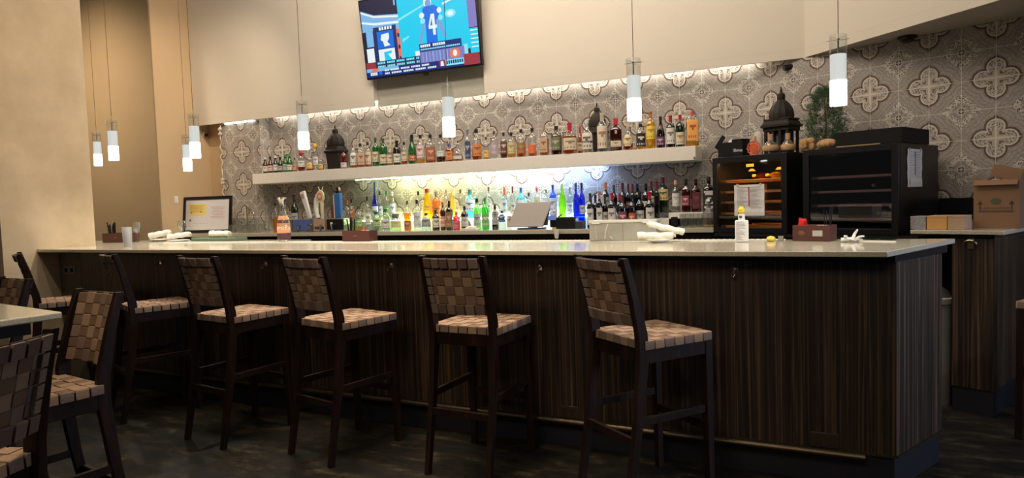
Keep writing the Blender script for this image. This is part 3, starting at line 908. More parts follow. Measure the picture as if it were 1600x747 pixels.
COUNTER_BOTTLES = [
    ('liquor', -5.88, 5.86, 1.06, 0.348, 0.0333, 'clear', 'orange', 0.6, None, 'black', 'orange liqueur bottle, black cap'),
    ('wine', -5.716, 5.99, 1.06, 0.431, 0.0409, 'black', 'black', 0, ('grey', 0.2, 0.5), 'black', 'black bottle behind the tap handles'),
    ('liquor', -4.943, 5.99, 1.06, 0.341, 0.0285, 'clear', 'green2', 0.5, ('white', 0.1, 0.4), 'redsmall', 'small greenish bottle, red cap'),
    ('liquor', -4.774, 5.86, 1.06, 0.351, 0.0312, 'clear', 'green2', 0.4, ('rust', 0.4, 0.7), 'black', 'small greenish bottle, rust neck label'),
    ('liquor', -4.683, 5.86, 1.06, 0.272, 0.038, 'clear', 'gold', 0.6, ('greenlab', 0.2, 0.5), 'brown', 'short gold bottle, brown cap'),
    ('liquor', -4.562, 5.86, 1.06, 0.372, 0.0308, 'clear', 'clear', 0, ('white', 0.2, 0.5), 'black', 'clear bottle, black cap, left of blue'),
    ('tallblue', -4.557, 5.99, 1.06, 0.53, 0.0382, 'blue', 'blue', 0, ('whiteblue', 0.15, 0.5), 'blue', 'tall slender cobalt blue bottle'),
    ('liquor', -4.665, 6.22, 1.15, 0.34, 0.0288, 'clear', 'green2', 0.4, ('whiteblue', 0.2, 0.5), 'dgreen', 'clear bottle, dark green cap'),
    ('liquor', -4.568, 6.22, 1.15, 0.347, 0.0358, 'clear', 'green2', 0.4, ('greenlab', 0.2, 0.5), 'green', 'clear bottle, bright green cap'),
    ('liquor', -4.495, 6.22, 1.15, 0.327, 0.0321, 'clear', 'clear', 0, ('whiteblue', 0.2, 0.6), 'white', 'clear bottle, white cap'),
    ('jar', -4.448, 5.86, 1.06, 0.205, 0.0443, 'green2', 'green2', 0, ('ringgreen', 0.25, 0.7), 'dgreen', 'short green bottle, ring label'),
    ('liquor', -4.33, 5.86, 1.06, 0.236, 0.0507, 'clear', 'clear', 0, ('white', 0.15, 0.5), 'dgreen', 'broad clear bottle, white label'),
    ('jar', -4.202, 5.86, 1.06, 0.179, 0.0537, 'green2', 'green2', 0, ('orangegreen', 0.2, 0.6), 'widegrey', 'squat green bottle, wide grey cap'),
    ('liquor', -4.052, 5.86, 1.06, 0.312, 0.0365, 'clear', 'orange', 0.72, ('rust', 0.05, 0.35), 'brown', 'amber orange bottle, brown cap'),
    ('liquor', -3.931, 5.86, 1.06, 0.318, 0.0396, 'clear', 'clear', 0, ('clearwhite', 0.1, 0.6), 'black', 'clear embossed bottle'),
    ('liquor', -4.151, 6.22, 1.15, 0.322, 0.0314, 'clear', 'clear', 0, None, 'black', 'clear bottle, flat black cap'),
    ('galliano', -4.034, 6.22, 1.15, 0.347, 0.0659, 'yellow2', 'yellow2', 0, ('yellowlab2', 0.3, 0.5), 'red', 'tall yellow liqueur bottle, red cap'),
    ('liquor', -3.824, 5.86, 1.06, 0.177, 0.0492, 'clearblue', 'clearblue', 0, ('grey', 0.2, 0.75), 'black', 'squat pale blue bottle, grey label'),
    ('liquor', -3.921, 6.22, 1.15, 0.313, 0.0448, 'orange', 'orange', 0, ('orange', 0.2, 0.5), 'greycap', 'wide orange bottle, grey cap'),
    ('liquor', -3.706, 5.86, 1.06, 0.207, 0.039, 'black', 'black', 0, ('white', 0.15, 0.6), 'black', 'dark bottle, square white label'),
    ('liquor', -3.621, 5.86, 1.06, 0.283, 0.0291, 'brown', 'brown', 0, ('pink', 0.12, 0.5), 'red', 'brown bottle, pink label'),
    ('liquor', -3.795, 6.22, 1.15, 0.329, 0.0273, 'clear', 'clear', 0, None, 'tan', 'clear bottle, tan cork'),
    ('square', -3.544, 5.86, 1.06, 0.294, 0.0354, 'dark', 'dark', 0, ('brownlab2', 0.1, 0.62), 'black', 'dark square bottle, brown label'),
    ('galliano', -3.722, 6.22, 1.15, 0.299, 0.044, 'yellow2', 'yellow2', 0, None, 'gold', 'yellow liqueur bottle, gold cap'),
    ('liquor', -3.463, 5.86, 1.06, 0.182, 0.0352, 'pink', 'pink', 0, ('pink2', 0.1, 0.5), 'redsmall', 'short raspberry pink bottle'),
    ('liquor', -3.619, 6.22, 1.15, 0.323, 0.0271, 'clear', 'clear', 0, None, 'brown', 'clear bottle, brown cap'),
    ('liquor', -3.369, 5.86, 1.06, 0.238, 0.0382, 'black', 'black', 0, ('beige', 0.15, 0.55), 'black', 'black bottle, beige label'),
    ('liquor', -3.503, 6.22, 1.15, 0.318, 0.0571, 'cyan', 'cyan', 0, ('whiteblue', 0.3, 0.65), 'teal', 'wide turquoise gin bottle'),
    ('liquor', -3.296, 5.99, 1.06, 0.31, 0.0386, 'lgreen', 'lgreen', 0, ('grey', 0.1, 0.5), 'black', 'light green bottle, grey label'),
    ('liquor', -3.135, 5.86, 1.06, 0.313, 0.0376, 'mgreen', 'mgreen', 0, ('greenlab', 0.1, 0.5), 'green', 'vivid green bottle'),
    ('liquor', -3.282, 6.22, 1.15, 0.337, 0.0298, 'clear', 'clear', 0, ('white', 0.2, 0.5), 'brown', 'clear bottle, square brown cap'),
    ('square', -3.028, 5.86, 1.06, 0.241, 0.0311, 'dark', 'dark', 0, ('grey', 0.2, 0.8), 'black', 'black canister bottle, grey label'),
    ('liquor', -2.954, 5.86, 1.06, 0.183, 0.0372, 'clear', 'clear', 0, ('navy', 0.4, 0.8), 'navy', 'short bottle, navy shoulder label'),
    ('liquor', -3.097, 6.22, 1.15, 0.329, 0.0295, 'clearblue', 'clearblue', 0, ('whiteblue', 0.2, 0.6), 'redblue', 'clear bottle, red and blue neck'),
    ('tall', -2.873, 5.86, 1.06, 0.218, 0.0246, 'clear', 'clear', 0, ('beige', 0.1, 0.6), 'grey', 'slim clear bottle, beige label'),
    ('liquor', -3.006, 6.22, 1.15, 0.332, 0.026, 'clear', 'clear', 0, ('white', 0.2, 0.5), 'maroon', 'clear bottle, maroon cap'),
    ('liquor', -2.911, 6.22, 1.15, 0.316, 0.0388, 'cyan', 'cyan', 0, ('whiteblue', 0.2, 0.6), 'blue', 'turquoise bottle, blue cap'),
    ('liquor', -2.826, 6.22, 1.15, 0.261, 0.029, 'clear', 'clear', 0, ('whiteblue', 0.2, 0.6), 'black', 'clear bottle, black cap, behind screen'),
    ('liquor', -2.735, 6.22, 1.15, 0.309, 0.0288, 'clear', 'clear', 0, ('yellowlab', 0.3, 0.6), 'red', 'clear bottle, small red cap'),
    ('liquor', -2.636, 6.22, 1.15, 0.286, 0.0286, 'clear', 'clear', 0, ('whiteblue', 0.2, 0.6), 'green', 'clear bottle, green cap, behind monitor'),
    ('liquor', -2.563, 6.22, 1.15, 0.331, 0.0348, 'blue2', 'blue2', 0, ('whiteblue', 0.2, 0.6), 'navy', 'bright blue bottle, navy cap'),
    ('liquor', -2.406, 5.86, 1.06, 0.236, 0.0268, 'clear', 'gold', 0.6, ('white', 0.5, 0.75), 'white', 'small gold bottle, white cap'),
    ('burg', -2.464, 6.22, 1.15, 0.332, 0.0377, 'lime', 'lime', 0, None, 'limecap', 'lime green bottle'),
    ('liquor', -2.385, 6.22, 1.15, 0.296, 0.0281, 'clearblue', 'clearblue', 0, ('whiteblue', 0.2, 0.5), 'grey', 'pale bottle, grey cap'),
    ('liquor', -2.235, 5.99, 1.06, 0.421, 0.03, 'blue', 'blue', 0, None, 'blue', 'cobalt bottle behind the receipt printer'),
    ('liquor', -2.196, 6.04, 1.06, 0.423, 0.0301, 'blue', 'blue', 0, ('whiteblue', 0.3, 0.5), 'navy', 'cobalt bottle beside its twin'),
    ('wine', -2.051, 5.86, 1.06, 0.319, 0.032, 'black', 'black', 0, ('white', 0.1, 0.56), 'foilgreen', 'wine bottle, white label, olive foil'),
    ('wine', -2.046, 5.99, 1.06, 0.306, 0.0296, 'black', 'black', 0, None, 'black', 'wine bottle, plain black foil'),
    ('wine', -1.964, 5.86, 1.06, 0.33, 0.0289, 'black', 'black', 0, ('white', 0.1, 0.56), 'copper', 'wine bottle, white label, copper foil'),
    ('wine', -1.988, 6.12, 1.13, 0.348, 0.033, 'black', 'black', 0, ('grey', 0.3, 0.6), 'copper', 'tall wine bottle, copper foil'),
    ('wine', -1.925, 5.902, 1.06, 0.291, 0.0261, 'black', 'black', 0, ('white', 0.1, 0.5), 'foilgreen', 'narrow wine bottle, crest label'),
    ('wine', -1.845, 5.86, 1.06, 0.317, 0.0372, 'black', 'black', 0, ('white', 0.1, 0.56), 'redfoil', 'wine bottle, white label, red foil'),
    ('wine', -1.906, 6.12, 1.13, 0.321, 0.0299, 'black', 'black', 0, None, 'greyfoil', 'wine bottle, charcoal foil'),
    ('wine', -1.819, 5.99, 1.06, 0.305, 0.0262, 'black', 'black', 0, ('white', 0.1, 0.4), 'redfoil', 'wine bottle, red foil, half hidden'),
    ('wine', -1.823, 6.12, 1.13, 0.335, 0.0327, 'black', 'black', 0, None, 'maroon', 'wine bottle, wide maroon foil'),
    ('wine', -1.748, 5.86, 1.06, 0.291, 0.0398, 'black', 'black', 0, ('maroonlab', 0.1, 0.5), 'maroon', 'wine bottle, maroon label'),
    ('wine', -1.786, 6.18, 1.13, 0.324, 0.0269, 'black', 'black', 0, ('maroonlab', 0.3, 0.5), 'maroon', 'wine bottle, narrow maroon foil'),
    ('wine', -1.729, 6.12, 1.13, 0.321, 0.0265, 'black', 'black', 0, None, 'maroon', 'wine bottle, burgundy foil'),
    ('wine', -1.66, 5.86, 1.06, 0.294, 0.0339, 'black', 'black', 0, ('redlab', 0.1, 0.45), 'black', 'wine bottle, red label'),
    ('wine', -1.7, 6.18, 1.13, 0.325, 0.0297, 'black', 'black', 0, None, 'navy', 'wine bottle, navy foil'),
    ('wine', -1.604, 5.91, 1.06, 0.315, 0.0369, 'black', 'black', 0, ('white', 0.1, 0.48), 'black', 'wine bottle, white label, black foil'),
    ('wine', -1.603, 6.12, 1.13, 0.32, 0.0351, 'black', 'black', 0, ('white', 0.35, 0.5), 'black', 'wine bottle, wide black foil'),
    ('wine', -1.505, 5.86, 1.06, 0.313, 0.0391, 'black', 'black', 0, ('white', 0.1, 0.56), 'redfoil', 'broad wine bottle, white label'),
    ('wine', -1.568, 6.18, 1.13, 0.343, 0.0294, 'black', 'black', 0, ('white', 0.4, 0.6), 'maroon', 'tall wine bottle, maroon foil'),
    ('wine', -1.503, 6.12, 1.13, 0.339, 0.0261, 'black', 'black', 0, None, 'maroon', 'wine bottle, maroon foil, beside green'),
    ('liquor', -1.464, 6.194, 1.18, 0.324, 0.0497, 'dgreen', 'dgreen', 0, ('cream2', 0.35, 0.66), 'maroon', 'green whiskey bottle, cream label'),
    ('liquor', -1.337, 6.14, 1.18, 0.288, 0.0345, 'clear', 'clear', 0, ('clearwhite', 0.2, 0.6), 'redwhite2', 'clear bottle, red and white cap'),
    ('square', -1.245, 6.14, 1.18, 0.298, 0.0371, 'wine', 'wine', 0, ('maroonlab', 0.2, 0.5), 'black', 'dark red square bottle, black cap'),
    ('square', -1.159, 6.14, 1.18, 0.294, 0.0398, 'wine', 'wine', 0, ('wine2', 0.1, 0.6), 'black', 'dark red square bottle, ledge middle'),
    ('square', -1.048, 6.14, 1.18, 0.309, 0.0479, 'whiskey', 'whiskey', 0, ('jd', 0.1, 0.6), 'black', 'square dark whiskey bottle, black label'),
]

# ================================================================== bottles
PAL = {
    'brown': ((0.20, 0.075, 0.025), 0.35), 'black': ((0.035, 0.045, 0.030), 0.5), 'dark': ((0.10, 0.05, 0.03), 0.5),
    'dgreen': ((0.03, 0.13, 0.05), 0.5), 'green': ((0.10, 0.45, 0.16), 0.35), 'clear': ((0.93, 0.95, 0.94), 0.03),
    'amber': ((0.62, 0.25, 0.06), 0.35), 'red': ((0.45, 0.05, 0.03), 0.4), 'gold': ((0.85, 0.60, 0.18), 0.3),
    'smoke': ((0.45, 0.42, 0.34), 0.1), 'clearblue': ((0.78, 0.90, 0.96), 0.05), 'wine': ((0.20, 0.035, 0.025), 0.5),
    'yellow': ((0.92, 0.66, 0.12), 0.35), 'orange': ((0.95, 0.48, 0.05), 0.35), 'green2': ((0.72, 0.92, 0.66), 0.1),
    'blue': ((0.05, 0.13, 0.80), 0.35), 'blue2': ((0.12, 0.38, 0.95), 0.3), 'yellow2': ((1.0, 0.80, 0.05), 0.45),
    'pink': ((0.80, 0.13, 0.22), 0.4), 'cyan': ((0.30, 0.88, 0.98), 0.3), 'lgreen': ((0.45, 0.90, 0.30), 0.3),
    'mgreen': ((0.15, 0.75, 0.15), 0.4), 'lime': ((0.52, 0.88, 0.10), 0.4), 'whiskey': ((0.07, 0.035, 0.02), 0.65)}
LAB = {  # paper colour, print colour
    'white': ((0.70, 0.68, 0.64), (0.2, 0.18, 0.17)), 'redwhite': ((0.65, 0.52, 0.48), (0.5, 0.05, 0.05)), 'grey': ((0.42, 0.43, 0.42), (0.15, 0.16, 0.17)),
    'tan': ((0.52, 0.36, 0.24), (0.25, 0.08, 0.04)), 'yellow': ((0.75, 0.52, 0.14), (0.4, 0.2, 0.04)), 'gold': ((0.62, 0.45, 0.12), (0.3, 0.2, 0.05)),
    'cream': ((0.66, 0.58, 0.42), (0.25, 0.17, 0.1)), 'redlab': ((0.50, 0.10, 0.06), (0.75, 0.5, 0.3)), 'pinkwhite': ((0.74, 0.62, 0.62), (0.55, 0.1, 0.12)),
    'rust': ((0.36, 0.12, 0.05), (0.6, 0.4, 0.25)), 'clearwhite': ((0.68, 0.70, 0.68), (0.45, 0.47, 0.46)), 'orange': ((0.62, 0.24, 0.08), (0.3, 0.08, 0.03)),
    'navy': ((0.04, 0.07, 0.18), (0.35, 0.4, 0.5)), 'mauve': ((0.45, 0.36, 0.42), (0.6, 0.55, 0.6)), 'brownlab': ((0.13, 0.06, 0.05), (0.6, 0.5, 0.4)),
    'yellowlab': ((0.62, 0.55, 0.28), (0.35, 0.25, 0.1)), 'greenred': ((0.42, 0.12, 0.05), (0.15, 0.4, 0.1)), 'redorange': ((0.80, 0.16, 0.05), (0.75, 0.6, 0.5)),
    'olive': ((0.16, 0.19, 0.10), (0.45, 0.4, 0.3)), 'creamtwo': ((0.68, 0.60, 0.50), (0.15, 0.12, 0.1)), 'creamlong': ((0.70, 0.60, 0.48), (0.35, 0.2, 0.12)),
    'creamoval': ((0.72, 0.62, 0.38), (0.35, 0.12, 0.05)), 'black': ((0.02, 0.02, 0.02), (0.7, 0.66, 0.6)), 'yellowlab2': ((0.80, 0.62, 0.08), (0.5, 0.25, 0.05)),
    'purple': ((0.16, 0.05, 0.17), (0.6, 0.5, 0.5)), 'creamlow': ((0.66, 0.57, 0.38), (0.3, 0.2, 0.12)), 'orange2': ((0.85, 0.42, 0.10), (0.5, 0.08, 0.03)),
    'greenlab': ((0.20, 0.42, 0.16), (0.75, 0.75, 0.5)), 'whiteblue': ((0.72, 0.80, 0.86), (0.15, 0.25, 0.5)), 'ringgreen': ((0.45, 0.55, 0.30), (0.06, 0.14, 0.04)),
    'orangegreen': ((0.55, 0.60, 0.35), (0.7, 0.35, 0.1)), 'pink': ((0.70, 0.30, 0.28), (0.8, 0.7, 0.6)), 'pink2': ((0.70, 0.20, 0.28), (0.5, 0.06, 0.1)),
    'brownlab2': ((0.30, 0.17, 0.08), (0.6, 0.45, 0.25)), 'beige': ((0.55, 0.50, 0.43), (0.3, 0.26, 0.22)), 'maroonlab': ((0.26, 0.05, 0.08), (0.6, 0.5, 0.45)),
    'cream2': ((0.72, 0.55, 0.26), (0.10, 0.14, 0.05)), 'wine2': ((0.12, 0.03, 0.04), (0.22, 0.07, 0.07)), 'jd': ((0.02, 0.02, 0.022), (0.62, 0.60, 0.58))}
CAPC = {
    'silver': (0.6, 0.6, 0.6), 'black': (0.012, 0.012, 0.013), 'cream': (0.7, 0.62, 0.5), 'green': (0.05, 0.30, 0.10), 'brown': (0.10, 0.055, 0.035),
    'redbig': (0.42, 0.02, 0.03), 'clear': (0.75, 0.77, 0.75), 'redyellow': (0.75, 0.42, 0.06), 'dgreen': (0.02, 0.10, 0.05), 'gold': (0.62, 0.48, 0.16),
    'blacktall': (0.012, 0.012, 0.013), 'foilblack': (0.015, 0.015, 0.016), 'blue': (0.05, 0.13, 0.35), 'greycap': (0.22, 0.21, 0.23), 'tan': (0.36, 0.24, 0.14),
    'redwax': (0.48, 0.02, 0.05), 'redwax2': (0.55, 0.03, 0.05), 'creamtall': (0.62, 0.50, 0.38), 'cork': (0.55, 0.20, 0.07), 'redfoil': (0.50, 0.03, 0.06),
    'redsmall': (0.60, 0.10, 0.05), 'white': (0.75, 0.75, 0.73), 'widegrey': (0.13, 0.15, 0.18), 'red': (0.45, 0.05, 0.05), 'teal': (0.03, 0.20, 0.22),
    'navy': (0.02, 0.04, 0.14), 'redblue': (0.65, 0.15, 0.08), 'grey': (0.32, 0.32, 0.32), 'maroon': (0.16, 0.02, 0.035), 'limecap': (0.45, 0.65, 0.2),
    'foilgreen': (0.06, 0.07, 0.03), 'copper': (0.70, 0.26, 0.08), 'greyfoil': (0.05, 0.06, 0.07), 'redwhite2': (0.8, 0.35, 0.25)}
# outline: (radius share, height share)
PROF = {
    'wine': [(.9, 0), (1, .02), (1, .60), (.93, .66), (.62, .72), (.40, .76), (.36, .80), (.36, .985), (.34, 1)],
    'burg': [(.9, 0), (1, .02), (1, .42), (.9, .52), (.66, .64), (.44, .75), (.34, .84), (.32, .985), (.3, 1)],
    'champ': [(.9, 0), (1, .02), (1, .40), (.93, .50), (.70, .63), (.46, .74), (.36, .82), (.34, .985), (.32, 1)],
    'liquor': [(.92, 0), (1, .02), (1, .62), (.94, .68), (.62, .75), (.36, .79), (.32, .83), (.32, .99), (.3, 1)],
    'beer': [(.9, 0), (1, .02), (1, .50), (.92, .56), (.60, .68), (.42, .78), (.38, .84), (.38, .99), (.36, 1)],
    'tall': [(.92, 0), (1, .015), (1, .66), (.9, .70), (.45, .75), (.36, .80), (.36, .99), (.34, 1)],
    'tallblue': [(.92, 0), (1, .015), (1, .50), (.92, .56), (.55, .66), (.34, .76), (.26, .86), (.24, .99), (.22, 1)],
    'square': [(.94, 0), (1, .02), (1, .62), (.94, .68), (.60, .74), (.34, .78), (.32, .82), (.32, .99), (.3, 1)],
    'decanter': [(.75, 0), (.95, .03), (1, .25), (.96, .45), (.72, .58), (.36, .66), (.28, .72), (.28, .99), (.26, 1)],
    'decanter2': [(.85, 0), (1, .03), (1, .46), (.88, .58), (.55, .68), (.32, .74), (.28, .80), (.28, .99), (.26, 1)],
    'maker': [(.93, 0), (1, .02), (1, .50), (.90, .58), (.60, .65), (.34, .72), (.26, .80), (.26, .99), (.24, 1)],
    'handle': [(.93, 0), (1, .02), (1, .70), (.90, .76), (.55, .82), (.30, .86), (.26, .90), (.26, .99), (.24, 1)],
    'galliano': [(.98, 0), (1, .02), (.80, .30), (.62, .55), (.48, .75), (.34, .88), (.32, .99), (.3, 1)],
    'jar': [(.92, 0), (1, .02), (1, .60), (.9, .70), (.60, .78), (.55, .82), (.55, .99), (.5, 1)]}
CAPK = {  # cap: start share of height, radius factor on the neck
    'blacktall': (.70, 1.25), 'redbig': (.72, 1.75), 'redyellow': (.80, 2.3), 'redwax': (.72, 1.22), 'redwax2': (.80, 1.3), 'creamtall': (.78, 1.15), 'cork': (.84, 1.1),
    'foilblack': (.74, 1.08), 'redfoil': (.80, 1.08), 'copper': (.80, 1.08), 'maroon': (.80, 1.08), 'foilgreen': (.80, 1.08), 'greyfoil': (.80, 1.08),
    'widegrey': (.72, 1.3), 'redblue': (.72, 1.15), 'limecap': (.86, 1.08), 'greycap': (.84, 1.25)}


def radius_at(prof, s):
    for (r0, z0), (r1, z1) in zip(prof, prof[1:]):
        if z0 <= s <= z1:
            return r0 + (r1 - r0) * (s - z0) / max(1e-6, z1 - z0)
    return prof[-1][0]


def bottle(name, loc, kind, h, r, body, liq, fill, lab, cap, label, group, yaw, cat='bottle'):
    prof = PROF[kind]
    square = kind in ('square', 'handle')
    ex = 5.0 if square else 2.0
    sy = 0.75 if square else 1.0
    gm = glass('glass_' + body, PAL[body][0], PAL[body][1])
    lm = glass('glass_' + liq, PAL[liq][0], PAL[liq][1])
    ck = CAPK.get(cap, (.87, 1.14))
    cs = max(ck[0], 0.0)
    zs = []
    last = prof[0]
    pts = [(rr * r, zz * h) for rr, zz in prof if zz < cs + .02]
    pts.append((radius_at(prof, cs + .03) * r, (cs + .03) * h))
    if fill:
        fz = fill * h * 0.8
        k = next((i for i, p in enumerate(pts) if p[1] > fz), len(pts) - 1)
        pts.insert(k, (radius_at(prof, fz / h) * r, fz))
        pts.insert(k, (radius_at(prof, fz / h) * r, fz - 0.0008))
    b = MB().lathe(pts, 14, ex=ex, sy=sy, mfun=(lambda z: 1 if z < fill * h * 0.8 else 0) if fill else None)
    o = b.build(name, [gm, lm], loc=loc, rotz=yaw, angle=50)
    tag(o, label, cat, group)
    nr = radius_at(prof, .9) * r
    cr = nr * ck[1]
    z0, z1 = cs * h, h
    cm = mat('cap_' + cap, CAPC[cap], 0.35)
    if cap in ('redyellow', 'redbig'):
        c = MB().lathe([(cr * .45, z0), (cr * .9, z0 + (z1 - z0) * .3), (cr, z0 + (z1 - z0) * .55), (cr * .7, z0 + (z1 - z0) * .85), (cr * .3, z1)], 12)
    elif kind in ('decanter',):
        c = MB().lathe([(nr * 1.0, z0), (nr * 1.0, z0 + (z1 - z0) * .3), (nr * 1.7, z0 + (z1 - z0) * .55), (nr * 1.5, z0 + (z1 - z0) * .85), (nr * .5, z1)], 12)
    elif cap == 'redwax':
        c = MB().lathe([(cr * .92, z0 - .05 * h), (cr * 1.02, z0), (cr * .98, z0 + (z1 - z0) * .6), (cr * 1.05, z0 + (z1 - z0) * .65), (cr * 1.0, z1 - .001), (cr * .9, z1)], 12)
    else:
        c = MB().lathe([(cr, z0), (cr, z0 + (z1 - z0) * .82), (cr * 1.06, z0 + (z1 - z0) * .84), (cr * 1.04, z1 - 0.0015), (cr * .9, z1)], 12)
    c.build('cap', cm, o, angle=40)
    if lab:
        col, a, bz = lab
        pc, ik = LAB[col]
        pm = mat('label_' + col, pc, 0.6)
        im = mat('print_' + col, ik, 0.6)
        L = MB()
        nz, na = 8, 10
        half = R(66) if not square else R(46)
        oval = col == 'creamoval'
        for i in range(nz):
            for j in range(na):
                if oval and ((i - 3.5) / 4.3) ** 2 + ((j - 4.5) / 5.3) ** 2 > 1:
                    continue
                if col == 'creamtwo' and i == 3:
                    continue
                quad = []
                for di, dj in ((0, 0), (0, 1), (1, 1), (1, 0)):
                    s = a + (bz - a) * (i + di) / nz
                    an = -PI / 2 - half + 2 * half * (j + dj) / na
                    rr = radius_at(prof, min(s, .99)) * r + 0.0009
                    cc, ss = math.cos(an), math.sin(an)
                    q = 1.0 if ex == 2.0 else (abs(cc) ** ex + abs(ss) ** ex) ** (-1 / ex)
                    quad.append((rr * cc * q, rr * ss * q * sy - (0.0004 if square else 0), s * h))
                ink = (i == 5 and 2 <= j <= 7) or (i == 4 and j in (4, 5)) or (i in (1, 2) and j % 2 == 1 and 1 <= j <= 8 and i == 1)
                if col == 'jd':
                    ink = (i == 6 and j not in (0, 9)) or (i == 4 and 3 <= j <= 6) or (i == 2 and 1 <= j <= 8) or (i == 7) or (i == 0)
                if col == 'redorange':
                    ink = False
                L.add(quad, [(0, 1, 2, 3)], 1 if ink else 0)
        L.build('label', [pm, im], o)
    if kind == 'handle':
        MB().tube([(r * .45, 0, h * .88), (r * .95, 0, h * .86), (r * 1.12, 0, h * .72), (r * 1.08, 0, h * .5), (r * .9, 0, h * .44)], r * .10, 8).build('handle', glass('glass_clear', *PAL['clear']), o)
    return o


def facing(x, y):
    return math.atan2(y, x) - PI / 2


def row_of_bottles(table, where, group):
    prev = None
    for kind, x, y, z, h, r, body, liq, fill, lab, cap, desc in table:
        g = group(x, z) if callable(group) else group
        nm = 'wine_bottle' if kind in ('wine', 'burg', 'champ') else 'beer_bottle' if kind == 'beer' else 'liquor_bottle'
        lb = '%s, %s' % (desc, where(x, z))
        bottle(nm, (x, y, z + 0.0004), kind, h - 0.0004, r, body, liq, fill, lab, cap, lb, g, facing(x, y) * 0.8 + random.uniform(-.25, .25))


def shelf_where(x, z):
    return 'on the wall shelf'


def counter_where(x, z):
    if x > -2.09:
        return 'in the wine cluster'
    if z > 1.1:
        return 'on the lit step'
    return 'on the back counter'


row_of_bottles(SHELF_BOTTLES, shelf_where, 'bottles on the white wall shelf')
row_of_bottles(COUNTER_BOTTLES, counter_where, lambda x, z: 'wine and whiskey bottles left of the first fridge' if x > -2.09 else 'liquor bottles on the back counter')

